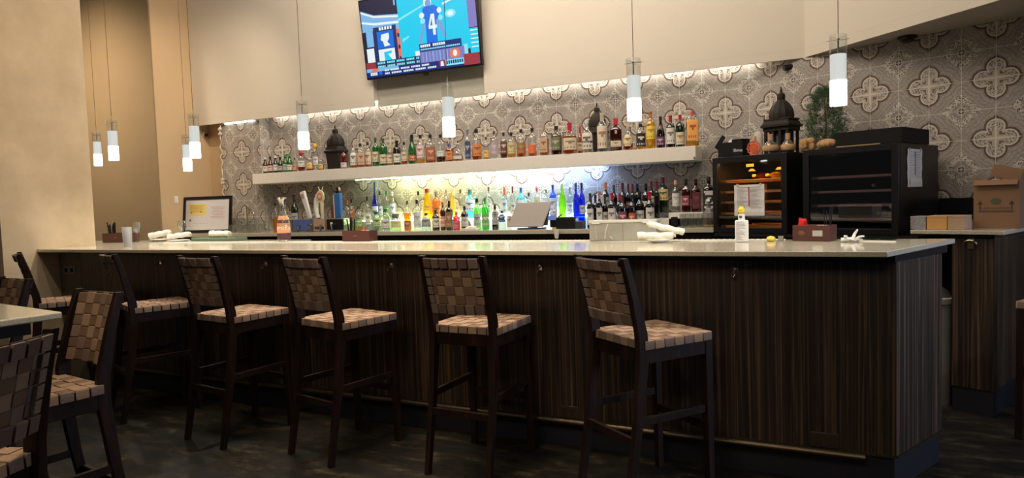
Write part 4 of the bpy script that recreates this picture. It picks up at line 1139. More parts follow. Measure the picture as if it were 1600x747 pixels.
# ================================================================== bar stools
def make_stool():
    t = thing('bar_stool', '', 'bar stool', group='woven strap bar stools')
    W, D = 0.375, 0.375
    hw, hd = W / 2, D / 2
    # woven seat: 7 x 7 straps over a thin pad, wrapped down the four sides
    s = MB()
    s.box((0, 0, 0.706), (W - 0.012, D - 0.012, 0.030), 2)
    n = 7
    p = W / n
    for i in range(n):
        for j in range(n):
            x, y = -hw + p * (i + .5), -hd + p * (j + .5)
            if (i + j) % 2:
                s.box((x, y, 0.7240), (p * .87, p * 1.03, 0.010), 0 if (i * 5 + j * 3) % 4 else 1, top=(.94, .94))
            else:
                s.box((x, y, 0.7235), (p * 1.03, p * .87, 0.008), 1 if (i + 2 * j) % 3 else 0, top=(.94, .94))
    for i in range(n):
        x = -hw + p * (i + .5)
        for sg in (-1, 1):
            s.box((x, sg * (hd + .001), 0.709), (p * .86, 0.008, 0.036), 3 if i % 2 else 0, top=(1, .8))
            s.box((sg * (hw + .001), x, 0.709), (0.008, p * .86, 0.036), 0 if i % 2 else 3, top=(.8, 1))
    s.build('seat', [STRAP_A, STRAP_B, MBLACK, STRAP_D], t, bevel=0.0012)
    f = MB()
    for sg in (-1, 1):
        f.box((0, sg * (hd - .014), 0.660), (W - .05, 0.022, 0.060))
        f.box((sg * (hw - .014), 0, 0.660), (0.022, D - .05, 0.060))
    f.build('seat_frame', DARKWOOD, t, bevel=0.002)
    for sg in (-1, 1):
        lg_ = MB()
        lg_.bar((sg * .172, .178, 0.0), (sg * .170, .170, 0.688), 0.030, 0.030, up=(0, 1, 0), w2=.038, h2=.040)
        lg_.build('leg', DARKWOOD, t, bevel=0.002)
        r_ = MB()
        pts = [(sg * .172, -.285, 0.0, .026, .030), (sg * .170, -.215, 0.40, .030, .040), (sg * .170, -.186, 0.66, .032, .050),
               (sg * .170, -.192, 0.76, .032, .048), (sg * .169, -.232, 0.94, .030, .036), (sg * .168, -.272, 1.078, .030, .028)]
        vs_, fs = [], []
        for x, y, z, w, d in pts:
            vs_ += [(x - w / 2, y - d / 2, z), (x + w / 2, y - d / 2, z), (x + w / 2, y + d / 2, z), (x - w / 2, y + d / 2, z)]
        for k in range(len(pts) - 1):
            for q in range(4):
                q2 = (q + 1) % 4
                fs.append((k * 4 + q, k * 4 + q2, k * 4 + 4 + q2, k * 4 + 4 + q))
        fs += [(3, 2, 1, 0), tuple(range(len(pts) * 4 - 4, len(pts) * 4))]
        r_.add(vs_, fs)
        r_.build('leg', DARKWOOD, t, bevel=0.002, angle=25)
        MB().bar((sg * .171, -.222, 0.385), (sg * .170, .172, 0.385), 0.018, 0.034).build('stretcher', DARKWOOD, t, bevel=0.0015)
    MB().bar((-.165, -.240, 0.305), (.165, -.240, 0.305), 0.018, 0.036).build('stretcher', DARKWOOD, t, bevel=0.0015)
    MB().bar((-.165, .173, 0.300), (.165, .173, 0.300), 0.020, 0.036).build('stretcher', DARKWOOD, t, bevel=0.0015)
    # backrest: a curved frame wrapped in straps, full weave on the front
    b = MB()
    zb0, zb1 = 0.792, 1.066
    bw = .153

    def pt(u, v, off=0.0):
        """u -1..1 across, v 0..1 up; off outwards to the back"""
        z = zb0 + (zb1 - zb0) * v
        y = -.196 - (z - .78) * .265
        y -= .020 * (1 - u * u)
        return Vector((u * bw, y - off, z))

    def patch(u0, u1, v0, v1, o0, o1, mi):
        a = [pt(u0, v0, o0), pt(u1, v0, o0), pt(u1, v1, o0), pt(u0, v1, o0)]
        c = [pt(u0, v0, o1), pt(u1, v0, o1), pt(u1, v1, o1), pt(u0, v1, o1)]
        b.add(a + c, [(0, 1, 2, 3), (7, 6, 5, 4), (0, 4, 5, 1), (1, 5, 6, 2), (2, 6, 7, 3), (3, 7, 4, 0)], mi)

    nc, nr_ = 6, 6
    g = .020
    for k in range(8):
        patch(-.99 + .2475 * k, -.99 + .2475 * (k + 1), .01, .99, -.002, .002, 1)
    for i in range(nc):
        for j in range(nr_):
            u0, u1 = -1 + 2 * i / nc, -1 + 2 * (i + 1) / nc
            v0, v1 = j / nr_, (j + 1) / nr_
            if (i + j) % 2:
                patch(u0 + g, u1 - g, v0, v1, -.0065, .0045, 0 if (i + j * 2) % 3 else 3)
            else:
                patch(u0, u1, v0 + .016, v1 - .016, -.005, .006, 1)
    for i in range(nc):
        u0, u1 = -1 + 2 * i / nc + .030, -1 + 2 * (i + 1) / nc - .030
        patch(u0, u1, .835, 1.0, .004, .024, 3 if i % 2 else 2)
        patch(u0, u1, 0.0, .175, .004, .026, 2 if i % 2 else 3)
    for j in range(4):
        v0, v1 = .188 + .16 * j, .188 + .16 * (j + 1) - .022
        patch(-1.0, -.80, v0, v1, .004, .020, 3)
        patch(.80, 1.0, v0, v1, .004, .020, 3)
    b.build('backrest', [STRAP_A, STRAP_B, STRAP_C, STRAP_D], t, bevel=0.001)
    for v in (.03, .97):
        rr = MB()
        for k in range(8):
            u0, u1 = -1.02 + 2.04 * k / 8, -1.02 + 2.04 * (k + 1) / 8
            rr.bar(pt(u0, v, .010), pt(u1, v, .010), 0.012, 0.020)
        rr.build('back_rail', DARKWOOD, t)
    return t


def place_center(corner, phi, which):
    """seat centre from its rear corner ('br'/'bl') for a stool facing phi degrees"""
    f = Vector((math.cos(R(phi)), math.sin(R(phi))))
    rgt = Vector((math.cos(R(phi - 90)), math.sin(R(phi - 90))))
    c = Vector(corner) + f * .19
    return c - rgt * .19 if which == 'br' else c + rgt * .19


STOOLS = [
    ((-4.990, 2.740), 'br', 62, 'far bar stool at the column end of the bar, behind the dining table'),
    ((-4.046, 2.787), 'br', 68, 'woven bar stool seen nearly edge-on, second along the bar from the column'),
    ((-3.073, 2.705), 'br', 83, 'third woven bar stool along the bar, counted from the plaster column'),
    ((-2.313, 2.718), 'br', 78, 'fourth woven bar stool along the bar, below the beer tap tower'),
    ((-1.473, 2.831), 'br', 89, 'woven bar stool standing square to the bar with brownish grey back'),
    ((-0.735, 2.730), 'br', 54, 'woven bar stool turned right, nearest the canted bar end'),
    ((-2.462, 1.580), 'bl', 262, 'woven bar stool seen from its front, tucked under the quartz table'),
    ((-1.966, 1.076), 'br', 197, 'nearest woven bar stool, cut by the photo edge, at the table end'),
    ((-3.515, 1.838), 'bl', 262, 'woven bar stool behind the quartz table, only its back showing'),
    ((1.14, 4.07), 'bl', 150, 'dark bar stool at the far right edge beside the end cabinet'),
]
proto = make_stool()
for i, (cn, wh, phi, lb) in enumerate(STOOLS):
    o = proto if i == 0 else copy_tree(proto)
    c = place_center(cn, phi, wh)
    if 6 <= i <= 8:                      # the three at the table stand a little lower
        o.scale = (.955, .955, .955)
    o.location = (c.x, c.y, 0)
    o.rotation_euler = (0, 0, R(phi - 90))
    o['label'] = lb

# ------------------------------------------------------------------ bar height table
tb = thing('bar_table', 'high table with a pale speckled quartz top among the woven stools', 'table', (-2.396, 1.392, 0), R(-8))
MB().box((-0.62, -0.38, 0.988), (1.24, 0.76, 0.024)).build('tabletop', QUARTZ2, tb, bevel=0.005)
MB().box((-0.62, -0.38, 0.952), (1.10, 0.62, 0.047)).build('apron', DARKWOOD, tb)
MB().box((-0.62, -0.38, 0.485), (0.10, 0.10, 0.885)).build('pedestal', BLKMETAL, tb, bevel=0.004)
MB().box((-0.62, -0.38, 0.0215), (0.72, 0.50, 0.042)).build('base', BLKMETAL, tb, bevel=0.004)

# ================================================================== pendants
GLOW = emissive('pendant_glow', (1.0, 0.97, 0.90), 9.0)
RIBBED = emissive('ribbed_frost', (0.93, 0.94, 0.90), 0.78)


def make_pendant():
    t = thing('pendant_lamp', '', 'pendant lamp', group='glass cylinder pendant lamps')
    H, r = 0.315, 0.0365
    MB().lathe([(r, 0), (r, H)], 24, cap=False).build('glass_shade', CLEARG, t)
    MB().lathe([(r * .95, 0.002), (r * .98, 0.008), (r * .98, 0.112)], 20).build('diffuser', GLOW, t)
    b = MB()
    pr = []
    for k in range(19):
        z = 0.1125 + k * 0.0064
        pr.append((r * (.95 if k % 2 else .91), z))
    b.lathe(pr, 20)
    b.build('ribbed_sleeve', RIBBED, t)
    m_ = MB()
    m_.tube([(-r * 1.28, 0, H - .022), (r * 1.28, 0, H - .022)], 0.0016, 6)
    m_.tube([(0, -r * 1.28, H - .022), (0, r * 1.28, H - .022)], 0.0016, 6)
    m_.tube([(0, 0, 0.2285), (0, 0, H - .012)], 0.0038, 8)
    m_.sphere((0, 0, H - .018), 0.007, 8, 6)
    m_.tube([(0, 0, H - .012), (0, 0, H + .03)], 0.0022, 6)
    m_.build('lamp_holder', STEEL, t)
    MB().tube([(0, 0, H + .03), (0, 0, 4.549 - 1.705)], 0.0016, 5).build('cord', CHORD, t)
    MB().lathe([(.05, 4.53 - 1.705), (.055, 4.549 - 1.705)], 16).build('ceiling_cap', STEEL, t)
    pl = bpy.data.lights.new('pendant_bulb', 'SPOT')
    pl.spot_size = R(150)
    pl.spot_blend = 0.9
    pl.energy = 16
    pl.color = (1.0, 0.93, 0.80)
    pl.shadow_soft_size = 0.015
    lo = bpy.data.objects.new('pendant_bulb', pl)
    C.objects.link(lo)
    lo.parent = t
    lo.location = (0, 0, -0.018)
    return t


CHORD = mat('brown_cord', (0.10, 0.05, 0.03), 0.6)
PEND = [(-0.008, 3.42, 1.709, 'glass cylinder pendant nearest the camera, against the tiles beside the fir'),
        (-0.947, 3.42, 1.717, 'glass cylinder pendant in front of the wall shelf end'),
        (-2.050, 3.42, 1.714, 'glass cylinder pendant hanging under the television'),
        (-3.155, 3.42, 1.709, 'glass cylinder pendant over the beer tap tower'),
        (-4.175, 3.42, 1.712, 'front glass pendant of the overlapping pair by the soffit end'),
        (-5.085, 3.42, 1.745, 'glass pendant in front of the brown alcove wall'),
        (-5.110, 4.10, 1.681, 'rear, lower glass pendant of the overlapping pair'),
        (-6.330, 4.10, 1.790, 'glass pendant half hidden by the plaster column edge')]
pp = make_pendant()
for i, (x, y, z, lb) in enumerate(PEND):
    o = pp if i == 0 else copy_tree(pp)
    o.location = (x, y, z)
    o['label'] = lb

# ================================================================== television
tv = thing('television', 'wall mounted flat television tilted down, showing a blue football broadcast', 'television', (-3.935, 6.035, 3.118))
tv.rotation_euler = (R(7.0), 0, 0)
TW, TH = 1.430, 0.835
MB().box((0, 0.0, 0), (TW, 0.045, TH)).build('bezel', BLACK, tv, bevel=0.004)
MB().box((0, 0.055, -0.02), (0.5, 0.06, 0.40)).build('back_housing', BLACK, tv, bevel=0.01)
MB().box((0.035, -0.006, -TH / 2 - 0.014), (0.05, 0.02, 0.028)).build('sensor', BLACK, tv, bevel=0.002)
br = MB().box((0, 0.13, -0.05), (0.30, 0.09, 0.10))
br.build('wall_bracket', STEEL, tv)
SCR = {}


def em(n, c, s=1.0):
    return emissive('screen_' + n, c, s)


slots = ['night', 'cyan', 'paleblue', 'white', 'blue', 'navy', 'deep', 'red', 'orange', 'purple', 'skin', 'mist']
cols = [(0.012, 0.012, 0.05), (0.0, 0.63, 0.92), (0.22, 0.50, 0.85), (0.85, 0.95, 1.0), (0.0, 0.16, 0.80), (0.01, 0.03, 0.13), (0.0, 0.02, 0.20), (0.35, 0.03, 0.05),
        (0.85, 0.20, 0.10), (0.22, 0.20, 0.55), (0.20, 0.38, 0.75), (0.25, 0.85, 0.95)]
smat = [em(n, c, 0.90) for n, c in zip(slots, cols)]
S_ = MB()
layer = [0]


def sc(px, py):
    """photo-space fraction of the picture: 0..1 left to right, 0..1 top to bottom"""
    return ((px - .5) * (TW - .03), (.5 - py) * (TH - .035))


def shape(pts, colour):
    layer[0] += 1
    y = -0.0228 - 0.00004 * layer[0]
    vs_ = [(sc(a, b)[0], y, sc(a, b)[1]) for a, b in pts]
    S_.add(vs_, [tuple(reversed(range(len(vs_))))], slots.index(colour))


def rect(x0, y0, x1, y1, c): shape([(x0, y0), (x1, y0), (x1, y1), (x0, y1)], c)
def ell(cx_, cy_, rx, ry, c, n=16): shape([(cx_ + rx * math.cos(2 * PI * k / n), cy_ + ry * math.sin(2 * PI * k / n)) for k in range(n)], c)


rect(0, 0, 1, 1, 'night')
shape([(0, .12), (.12, .20), (.34, .235), (.34, .44), (0, .44)], 'paleblue')
shape([(0, .13), (.12, .21), (.34, .25), (.34, .275), (.12, .235), (0, .155)], 'white')
shape([(0, .26), (.12, .30), (.34, .32), (.34, .35), (.12, .33), (0, .285)], 'white')
rect(.31, 0, .325, .12, 'paleblue')
rect(0, .40, .10, 1, 'night')
rect(.03, .38, .095, .60, 'paleblue')
rect(.02, .62, .09, .80, 'white')
rect(0, .80, .09, .95, 'red')
rect(.10, .36, .31, .95, 'navy')
for k in range(5):
    rect(.155 + k * .025, .365, .172 + k * .025, .405, 'white')
rect(.13, .42, .28, .64, 'blue')
shape([(.17, .46), (.24, .45), (.24, .52), (.22, .56), (.245, .61), (.19, .62), (.18, .55), (.16, .53)], 'white')
rect(.13, .65, .28, .85, 'white')
shape([(.18, .69), (.25, .68), (.25, .71), (.215, .72), (.25, .80), (.24, .83), (.18, .82)], 'cyan')
rect(.31, .42, .34, .90, 'orange')
for k in range(3):
    ell(.325, .50 + k * .15, .010, .03, 'deep')
# studio wall picture with the player
rect(.34, .05, .93, .80, 'cyan')
shape([(.34, .30), (.60, .16), (.60, .175), (.34, .33)], 'mist')
shape([(.73, .20), (.84, .15), (.84, .17), (.73, .225)], 'white')
shape([(.84, .03), (.93, -.0), (.93, .02), (.84, .055)], 'mist')
shape([(.36, .56), (.42, .53), (.42, .55), (.36, .60)], 'mist')
ell(.79, .34, .045, .05, 'mist')
ell(.79, .34, .025, .03, 'white')
rect(.46, .74, .50, .80, 'white')
ell(.606, .155, .034, .085, 'white')
ell(.610, .175, .025, .05, 'skin')
shape([(.56, .23), (.58, .205), (.66, .205), (.69, .24), (.70, .40), (.665, .43), (.665, .66), (.57, .66), (.575, .43), (.545, .40)], 'blue')
shape([(.545, .36), (.575, .40), (.545, .56), (.52, .66), (.50, .64), (.53, .50)], 'skin')
shape([(.695, .36), (.665, .40), (.70, .56), (.72, .62), (.745, .60), (.72, .48)], 'skin')
ell(.548, .31, .022, .035, 'white')
ell(.700, .28, .020, .035, 'white')
ell(.552, .38, .022, .035, 'mist')
ell(.705, .37, .020, .035, 'mist')
# the number 4 on the jersey
shape([(.625, .31), (.655, .31), (.655, .45), (.668, .45), (.668, .49), (.655, .49), (.655, .57), (.632, .57), (.632, .49), (.598, .49), (.598, .455)], 'white')
shape([(.632, .36), (.632, .45), (.613, .45)], 'blue')
rect(.93, .03, 1, .55, 'purple')
rect(.93, 0, 1, .04, 'cyan')
rect(.93, .56, 1, .86, 'cyan')
for k in range(5):
    rect(.94, .58 + k * .05, 1, .593 + k * .05, 'white')
rect(.50, .66, .86, .76, 'deep')
for k in range(12):
    if k != 5:
        rect(.51 + k * .018, .672, .524 + k * .018, .705, 'white')
for k in range(22):
    rect(.51 + k * .0155, .722, .521 + k * .0155, .742, 'mist')
rect(.10, .80, .50, .90, 'navy')
for k in range(26):
    if k % 6 != 5:
        rect(.11 + k * .0148, .812, .121 + k * .0148, .838, 'mist')
        rect(.11 + k * .0148, .858, .121 + k * .0148, .884, 'mist')
rect(.50, .76, .90, .90, 'purple')
for k in range(9):
    rect(.52 + k * .03, .77, .53 + k * .03, .89, 'paleblue' if k % 2 else 'skin')
ell(.80, .83, .045, .06, 'orange')
ell(.80, .83, .018, .04, 'white')
rect(.88, .74, .91, .90, 'mist')
rect(0, .90, 1, 1, 'deep')
rect(0, .885, .30, .93, 'paleblue')
shape([(.06, .885), (.12, .885), (.10, .93), (.04, .93)], 'orange')
for k in range(30):
    if k % 7 != 3:
        rect(.17 + k * .0135, .915, .18 + k * .0135, .938, 'white')
        rect(.17 + k * .0155, .955, .1815 + k * .0155, .978, 'white')
for k in range(4):
    rect(.035 + k * .017, .935, .048 + k * .017, .975, 'white')
rect(.115, .93, .145, .975, 'blue')
rect(.66, .90, .71, .97, 'red')
shape([(.675, .91), (.695, .91), (.70, .97), (.67, .97)], 'white')
rect(.715, .90, .87, .975, 'mist')
for k in range(8):
    rect(.72 + k * .0185, .912, .733 + k * .0185, .955, 'deep')
rect(.87, .86, 1, 1, 'red')
S_.build('screen', smat, tv, smooth=False)

# ================================================================== small fixtures on walls
def dome_camera(loc, label, r=.045):
    t = thing('dome_camera', label, 'security camera', loc)
    MB().lathe([(r * 1.15, -.012), (r * 1.2, 0.0)], 20).build('base', WHITE if r < .03 else BLACK, t)
    MB().sphere((0, 0, -.014), r * .92, 16, 8, s=(1, 1, .7)).build('dome', mat('black_dome', (0.01, 0.01, 0.012), 0.08), t)
    return t


dome_camera((0.437, 5.761, 2.4295), 'small black dome camera on the soffit underside above the tiles', .055)
bcam = thing('bullet_camera', 'black bullet camera clipped under the soffit bend', 'security camera', (-0.34, 6.215, 2.4295))
MB().lathe([(.028, -.014), (.03, 0)], 16).build('base', BLACK, bcam)
MB().tube([(0, 0, -.012), (-.01, -.01, -.05)], .010, 8).build('arm', BLACK, bcam)
MB().tube([(.05, .03, -.035), (-.075, -.04, -.062)], .022, 12).tube([(-.075, -.04, -.062), (-.083, -.0445, -.064)], .024, 12).build('camera_body', BLACK, bcam)
ncam = thing('corner_camera', 'tiny black camera high in the beige nook left of the tiled pier', 'security camera', (-7.489, 6.29, 2.33))
MB().box((.012, 0, 0), (.024, .05, .05)).build('base', WHITE, ncam, bevel=.004)
MB().tube([(.02, 0, 0), (.06, -.02, -.01)], .022, 12).build('lens_tube', BLACK, ncam)
sw = thing('light_switch', 'small white switch plate on the beige return wall', 'light switch', (-7.489, 5.812, 1.488))
MB().box((.004, 0, 0), (.008, .055, .090)).build('cover', WHITE, sw, bevel=.002)
MB().box((.010, 0, 0), (.006, .022, .045)).build('rocker', CHINA, sw, bevel=.001)
sgn = thing('soffit_box', 'small black box mounted high on the soffit face, cut by the frame', 'box', (0.97, 4.82, 2.78), -R(46))
MB().box((0, 0, 0), (.16, .05, .07)).build('housing', BLACK, sgn, bevel=.003)
MB().box((0, .028, 0), (.08, .014, .05)).build('mount_plate', BLACK, sgn)
gar = thing('cord_garland', 'pale knotted cord with a tassel hanging down the tiled pier edge', 'cord', (-7.055, 6.165, 0))
g_ = MB()
pts = []
for k in range(34):
    z = 2.40 - k * .030
    pts.append((.012 * math.sin(k * 1.3), .008 * math.cos(k * 1.7), z))
g_.tube(pts, .007, 6)
for zk in (2.36, 2.30, 1.72, 1.68):
    g_.sphere((0, 0, zk), .024, 10, 6, wob=.2)
g_.build('knotted_cord', mat('pale_cord', (.55, .5, .42), .8), gar)
MB().tube([(0, 0, 1.41), (.06, -.02, 1.30), (.16, -.04, 1.25)], .006, 6, r_end=.004).build('cord_tail', MATS['pale_cord'], gar)

# ================================================================== wine fridges
ORW = mat('lit_beech_rack', (0.80, 0.42, 0.12), 0.5)  # rack wood with the amber glow put into its colour
DRW = mat('shaded_beech_rack', (0.55, 0.30, 0.22), 0.5)  # same rack wood, with the unlit fridge's dimness put into its colour
AMB = emissive('amber_display', (1.0, 0.50, 0.03), 2.2)
AMBL = emissive('amber_lamp', (1.0, 0.42, 0.05), 2.4)
INSIDE = mat('black_liner', (0.012, 0.014, 0.022), 0.4)


def wine_fridge(label, u0, u1, z0, z1, shelf_z, lit):
    W, H, Dp = u1 - u0, z1 - z0, 0.70
    t = thing('wine_fridge', label, 'wine fridge', uvp((u0 + u1) / 2, 4.692, z0), SKEW)
    k = .022
    b = MB()
    b.box((-W / 2 + k / 2, .03 + (Dp - .03) / 2, H / 2), (k, Dp - .03, H))
    b.box((W / 2 - k / 2, .03 + (Dp - .03) / 2, H / 2), (k, Dp - .03, H))
    b.box((0, .03 + (Dp - .03) / 2, H - k / 2), (W - 2 * k, Dp - .03, k))
    b.box((0, .03 + (Dp - .03) / 2, k / 2), (W - 2 * k, Dp - .03, k))
    b.box((0, Dp - k / 2, H / 2), (W - 2 * k, k, H - 2 * k))
    b.build('body', BLKMETAL, t)
    fr = .042
    d = MB()
    d.box((-W / 2 + fr / 2, .012, H / 2), (fr, .030, H - .004))
    d.box((W / 2 - fr / 2, .012, H / 2), (fr, .030, H - .004))
    d.box((0, .012, H - fr / 2 - .002), (W - 2 * fr, .030, fr))
    d.box((0, .012, fr / 2 + .002), (W - 2 * fr, .030, fr))
    do = d.build('door', BLACK, t, bevel=.002)
    MB().box((0, .010, H / 2), (W - 2 * fr, .004, H - 2 * fr)).build('glass_pane', SMOKEG if not lit else glass('clear_door_glass', (.80, .78, .80), 0, .05), do)
    for i, z in enumerate(shelf_z):
        s = MB()
        zz = z - z0
        s.box((0, .065, zz), (W - .07, .022, .017))
        for q in range(8):
            s.box((-W / 2 + .06 + q * (W - .12) / 7, .30, zz - .004), (.018, .44, .010))
        s.box((0, .52, zz), (W - .07, .018, .016))
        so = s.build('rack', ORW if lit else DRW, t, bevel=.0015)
        MB().box((-W / 2 + .065, .052, zz + .002), (.030, .006, .010)).build('rack_tag', STEEL, so)
    if lit:
        MB().box((-.01, .046, H - .075), (.058, .008, .022)).build('display', AMB, t)
        for sx in (-.13, .10):
            l_ = MB().lathe([(.028, -.006), (.012, .012)], 14, M=Matrix.Translation((sx, .28, H - .105)))
            l_.build('lamp', AMBL, t)
        ld = bpy.data.lights.new('fridge_bulb', 'AREA')
        ld.energy = 6.0
        ld.color = (1.0, .45, .08)
        ld.size = .40
        ld.shape = 'RECTANGLE'
        ld.size_y = .10
        lo = bpy.data.objects.new('fridge_bulb', ld)
        C.objects.link(lo)
        lo.parent = t
        lo.location = (0, .10, H - .05)
    return t


wine_fridge('glass door wine fridge glowing amber inside, a menu sheet on its door', -3.089, -2.475, 1.0245, 1.618, (1.075, 1.175, 1.262, 1.343, 1.428), True)
wine_fridge('unlit wine fridge with dim dark racks, right of the amber one', -2.354, -1.726, 1.0245, 1.622, (1.13, 1.225, 1.32, 1.42), False)
# bottles lying in the racks
for i, (u, z, m_, wh) in enumerate(((-2.70, 1.4385, 'gold', 'lying on the top rack of the amber fridge'), (-2.81, 1.4385, 'wine', 'lying beside the gold one in the amber fridge'),
                                    (-2.56, 1.3535, 'red', 'lying on the second rack of the amber fridge'), (-1.93, 1.3305, 'amber', 'lying on the second rack of the unlit fridge'),
                                    (-1.90, 1.1405, 'smoke', 'lying on the bottom rack of the unlit fridge'))):
    r_ = .026
    b = MB().lathe([(.9 * r_, 0), (r_, .004), (r_, .18), (.4 * r_, .22), (.36 * r_, .28)], 14)
    o = b.build('rack_bottle', glass('glass_' + m_, *PAL[m_]), loc=uvp(u, 5.10, z + r_ + .001), rot=(R(90), 0, SKEW))
    tag(o, '%s tinted bottle %s' % ({'gold': 'gold', 'wine': 'dark', 'red': 'red', 'amber': 'amber', 'smoke': 'smoky'}[m_], wh), 'bottle', 'bottles lying in the wine fridges')
    MB().lathe([(.40 * r_, .262), (.40 * r_, .285)], 12).build('cap', mat('cap_gold', CAPC['gold']), o)


def sheet(label, loc, rotz, w, h, skew=0.0):
    t = thing('menu_sheet', label, 'paper sheet', loc, rotz)
    b = MB()
    n = 8
    vs_, fs = [], []
    for i in range(n + 1):
        z = -h / 2 + h * i / n
        y = -.0012 - .0016 * (1 + math.sin(i * 1.9))
        vs_ += [(-w / 2 + skew * math.sin(i), y, z), (w / 2 + skew * math.cos(i), y - .001, z), (w / 2 + skew * math.cos(i), y - .0006, z), (-w / 2 + skew * math.sin(i), y + .0004, z)]
    for i in range(n):
        for q in range(4):
            q2 = (q + 1) % 4
            fs.append((4 * i + q, 4 * i + q2, 4 * i + 4 + q2, 4 * i + 4 + q))
    b.add(vs_, fs)
    b.build('paper', PAPER, t, smooth=False)
    p = MB()
    for col in (-1, 1):
        for i in range(15):
            ww = w * (.28 + .08 * math.sin(i * 2.3 + col))
            p.box((col * w * .22 - (w * .18 - ww / 2), -.0068, h * .36 - i * h * .043), (ww, .0003, h * .010))
    p.box((0, -.0068, h * .42), (w * .72, .0003, h * .016))
    p.build('print', mat('grey_print', (.35, .34, .36), .7), t)
    MB().box((.0, -.0070, h * .12), (w * .035, .0003, h * .62)).box((-w * .36, -.0070, -h * .36), (w * .03, .0003, h * .16)).build('red_rule', mat('red_print', (.38, .03, .08), .7), t)
    for sx in (-1, 1):
        MB().box((sx * w * .38, -.0066, h * .49), (.016, .0006, .022)).build('tape', mat('clear_tape', (.5, .52, .6), .2), t)
    return t


sheet('white menu sheet taped to the glass door of the amber fridge', uvp(-2.77, 4.687, 1.278), SKEW, .25, .235)
sheet('white menu sheet taped to the black side of the unlit fridge', uvp(-1.7255, 4.955, 1.462), SKEW + PI / 2, .25, .25, .003)

# ------------------------------------------------------------------ on the fridges
FT = 1.6185
bx = thing('black_carton', 'small open black carton with white lining on the amber fridge', 'box', uvp(-3.09, 4.93, FT), SKEW + R(4))
b = MB()
w_, d_, h_, k = .125, .12, .125, .004
for sx in (-1, 1):
    b.box((sx * (w_ / 2 - k / 2), 0, h_ / 2), (k, d_, h_))
    b.box((0, sx * (d_ / 2 - k / 2), h_ / 2), (w_ - 2 * k, k, h_))
b.box((0, 0, k / 2), (w_ - 2 * k, d_ - 2 * k, k))
b.build('carton_body', MBLACK, bx)
MB().bar((-w_ / 2, 0, h_), (-w_ / 2 - .03, 0, h_ + .022), d_, .004, up=(0, 1, 0)).build('flap', MBLACK, bx)
MB().add([(.01, -.05, h_ - .04), (.055, -.05, h_ - .04), (.058, -.052, h_ + .035), (.025, -.05, h_ + .012), (.01, -.049, h_ - .04 + .002), (.055, -.046, h_ - .04), (.058, -.047, h_ + .035), (.025, -.046, h_ + .012)],
         [(0, 1, 2, 3), (7, 6, 5, 4), (0, 4, 5, 1), (1, 5, 6, 2), (2, 6, 7, 3), (3, 7, 4, 0)]).build('lining', PAPER, bx)
bx2 = thing('black_gift_box', 'black gift box with small white script on the amber fridge', 'box', uvp(-2.970, 4.91, FT), SKEW)
MB().box((0, 0, .066), (.094, .11, .132)).build('box_body', MBLACK, bx2, bevel=.002)
MB().box((0, 0, .1385), (.097, .114, .012)).build('lid', MBLACK, bx2, bevel=.002)
text_mesh('Shiraz', .034, PAPER, 'lettering', bx2, (.008, -.0556, .055), (R(90), 0, 0))

cv = thing('white_candle_sleeve', 'tall ribbed white paper sleeve standing between box and orange disc', 'sleeve', uvp(-2.882, 5.02, FT), SKEW)
MB().lathe([(.036, 0), (.038, .02), (.036, .14), (.032, .185), (.020, .20)], 18, sy=.7).build('sleeve_body', mat('ribbed_white', (.50, .46, .40), .7, noise=.2, nscale=80), cv)

od = thing('orange_filigree_disc', 'round orange filigree ornament with a cream stopper', 'ornament', uvp(-2.825, 4.86, FT), SKEW)
f_ = MB()
cz = .062
for rr in (.052, .034, .016):
    f_.tube([(rr * math.cos(2 * PI * q / 24), -.006, cz + rr * math.sin(2 * PI * q / 24)) for q in range(24)], .0050, 6, closed=True)
for q in range(12):
    a = 2 * PI * q / 12
    f_.tube([(.012 * math.cos(a), -.006, cz + .012 * math.sin(a)), (.040 * math.cos(a + .35), -.006, cz + .040 * math.sin(a + .35)), (.060 * math.cos(a), -.006, cz + .060 * math.sin(a))], .0042, 6)
f_.lathe([(.030, -.012), (.030, .010)], 16, M=Matrix.Translation((0, 0, cz)) @ Matrix.Rotation(R(90), 4, 'X'))
f_.build('filigree_disc', mat('orange_lacquer', (.62, .10, .035), .5), od)
MB().box((0, .010, .006), (.06, .04, .011)).build('foot', MATS['orange_lacquer'], od)
MB().lathe([(.014, .112), (.018, .130), (.014, .155)], 12).build('stopper', mat('cream_wood', (.55, .38, .24), .6), od)

STONE = mat('dark_carved_wood', (.020, .015, .012), .6, spec=.25, noise=.5, nscale=50, bump=.6)


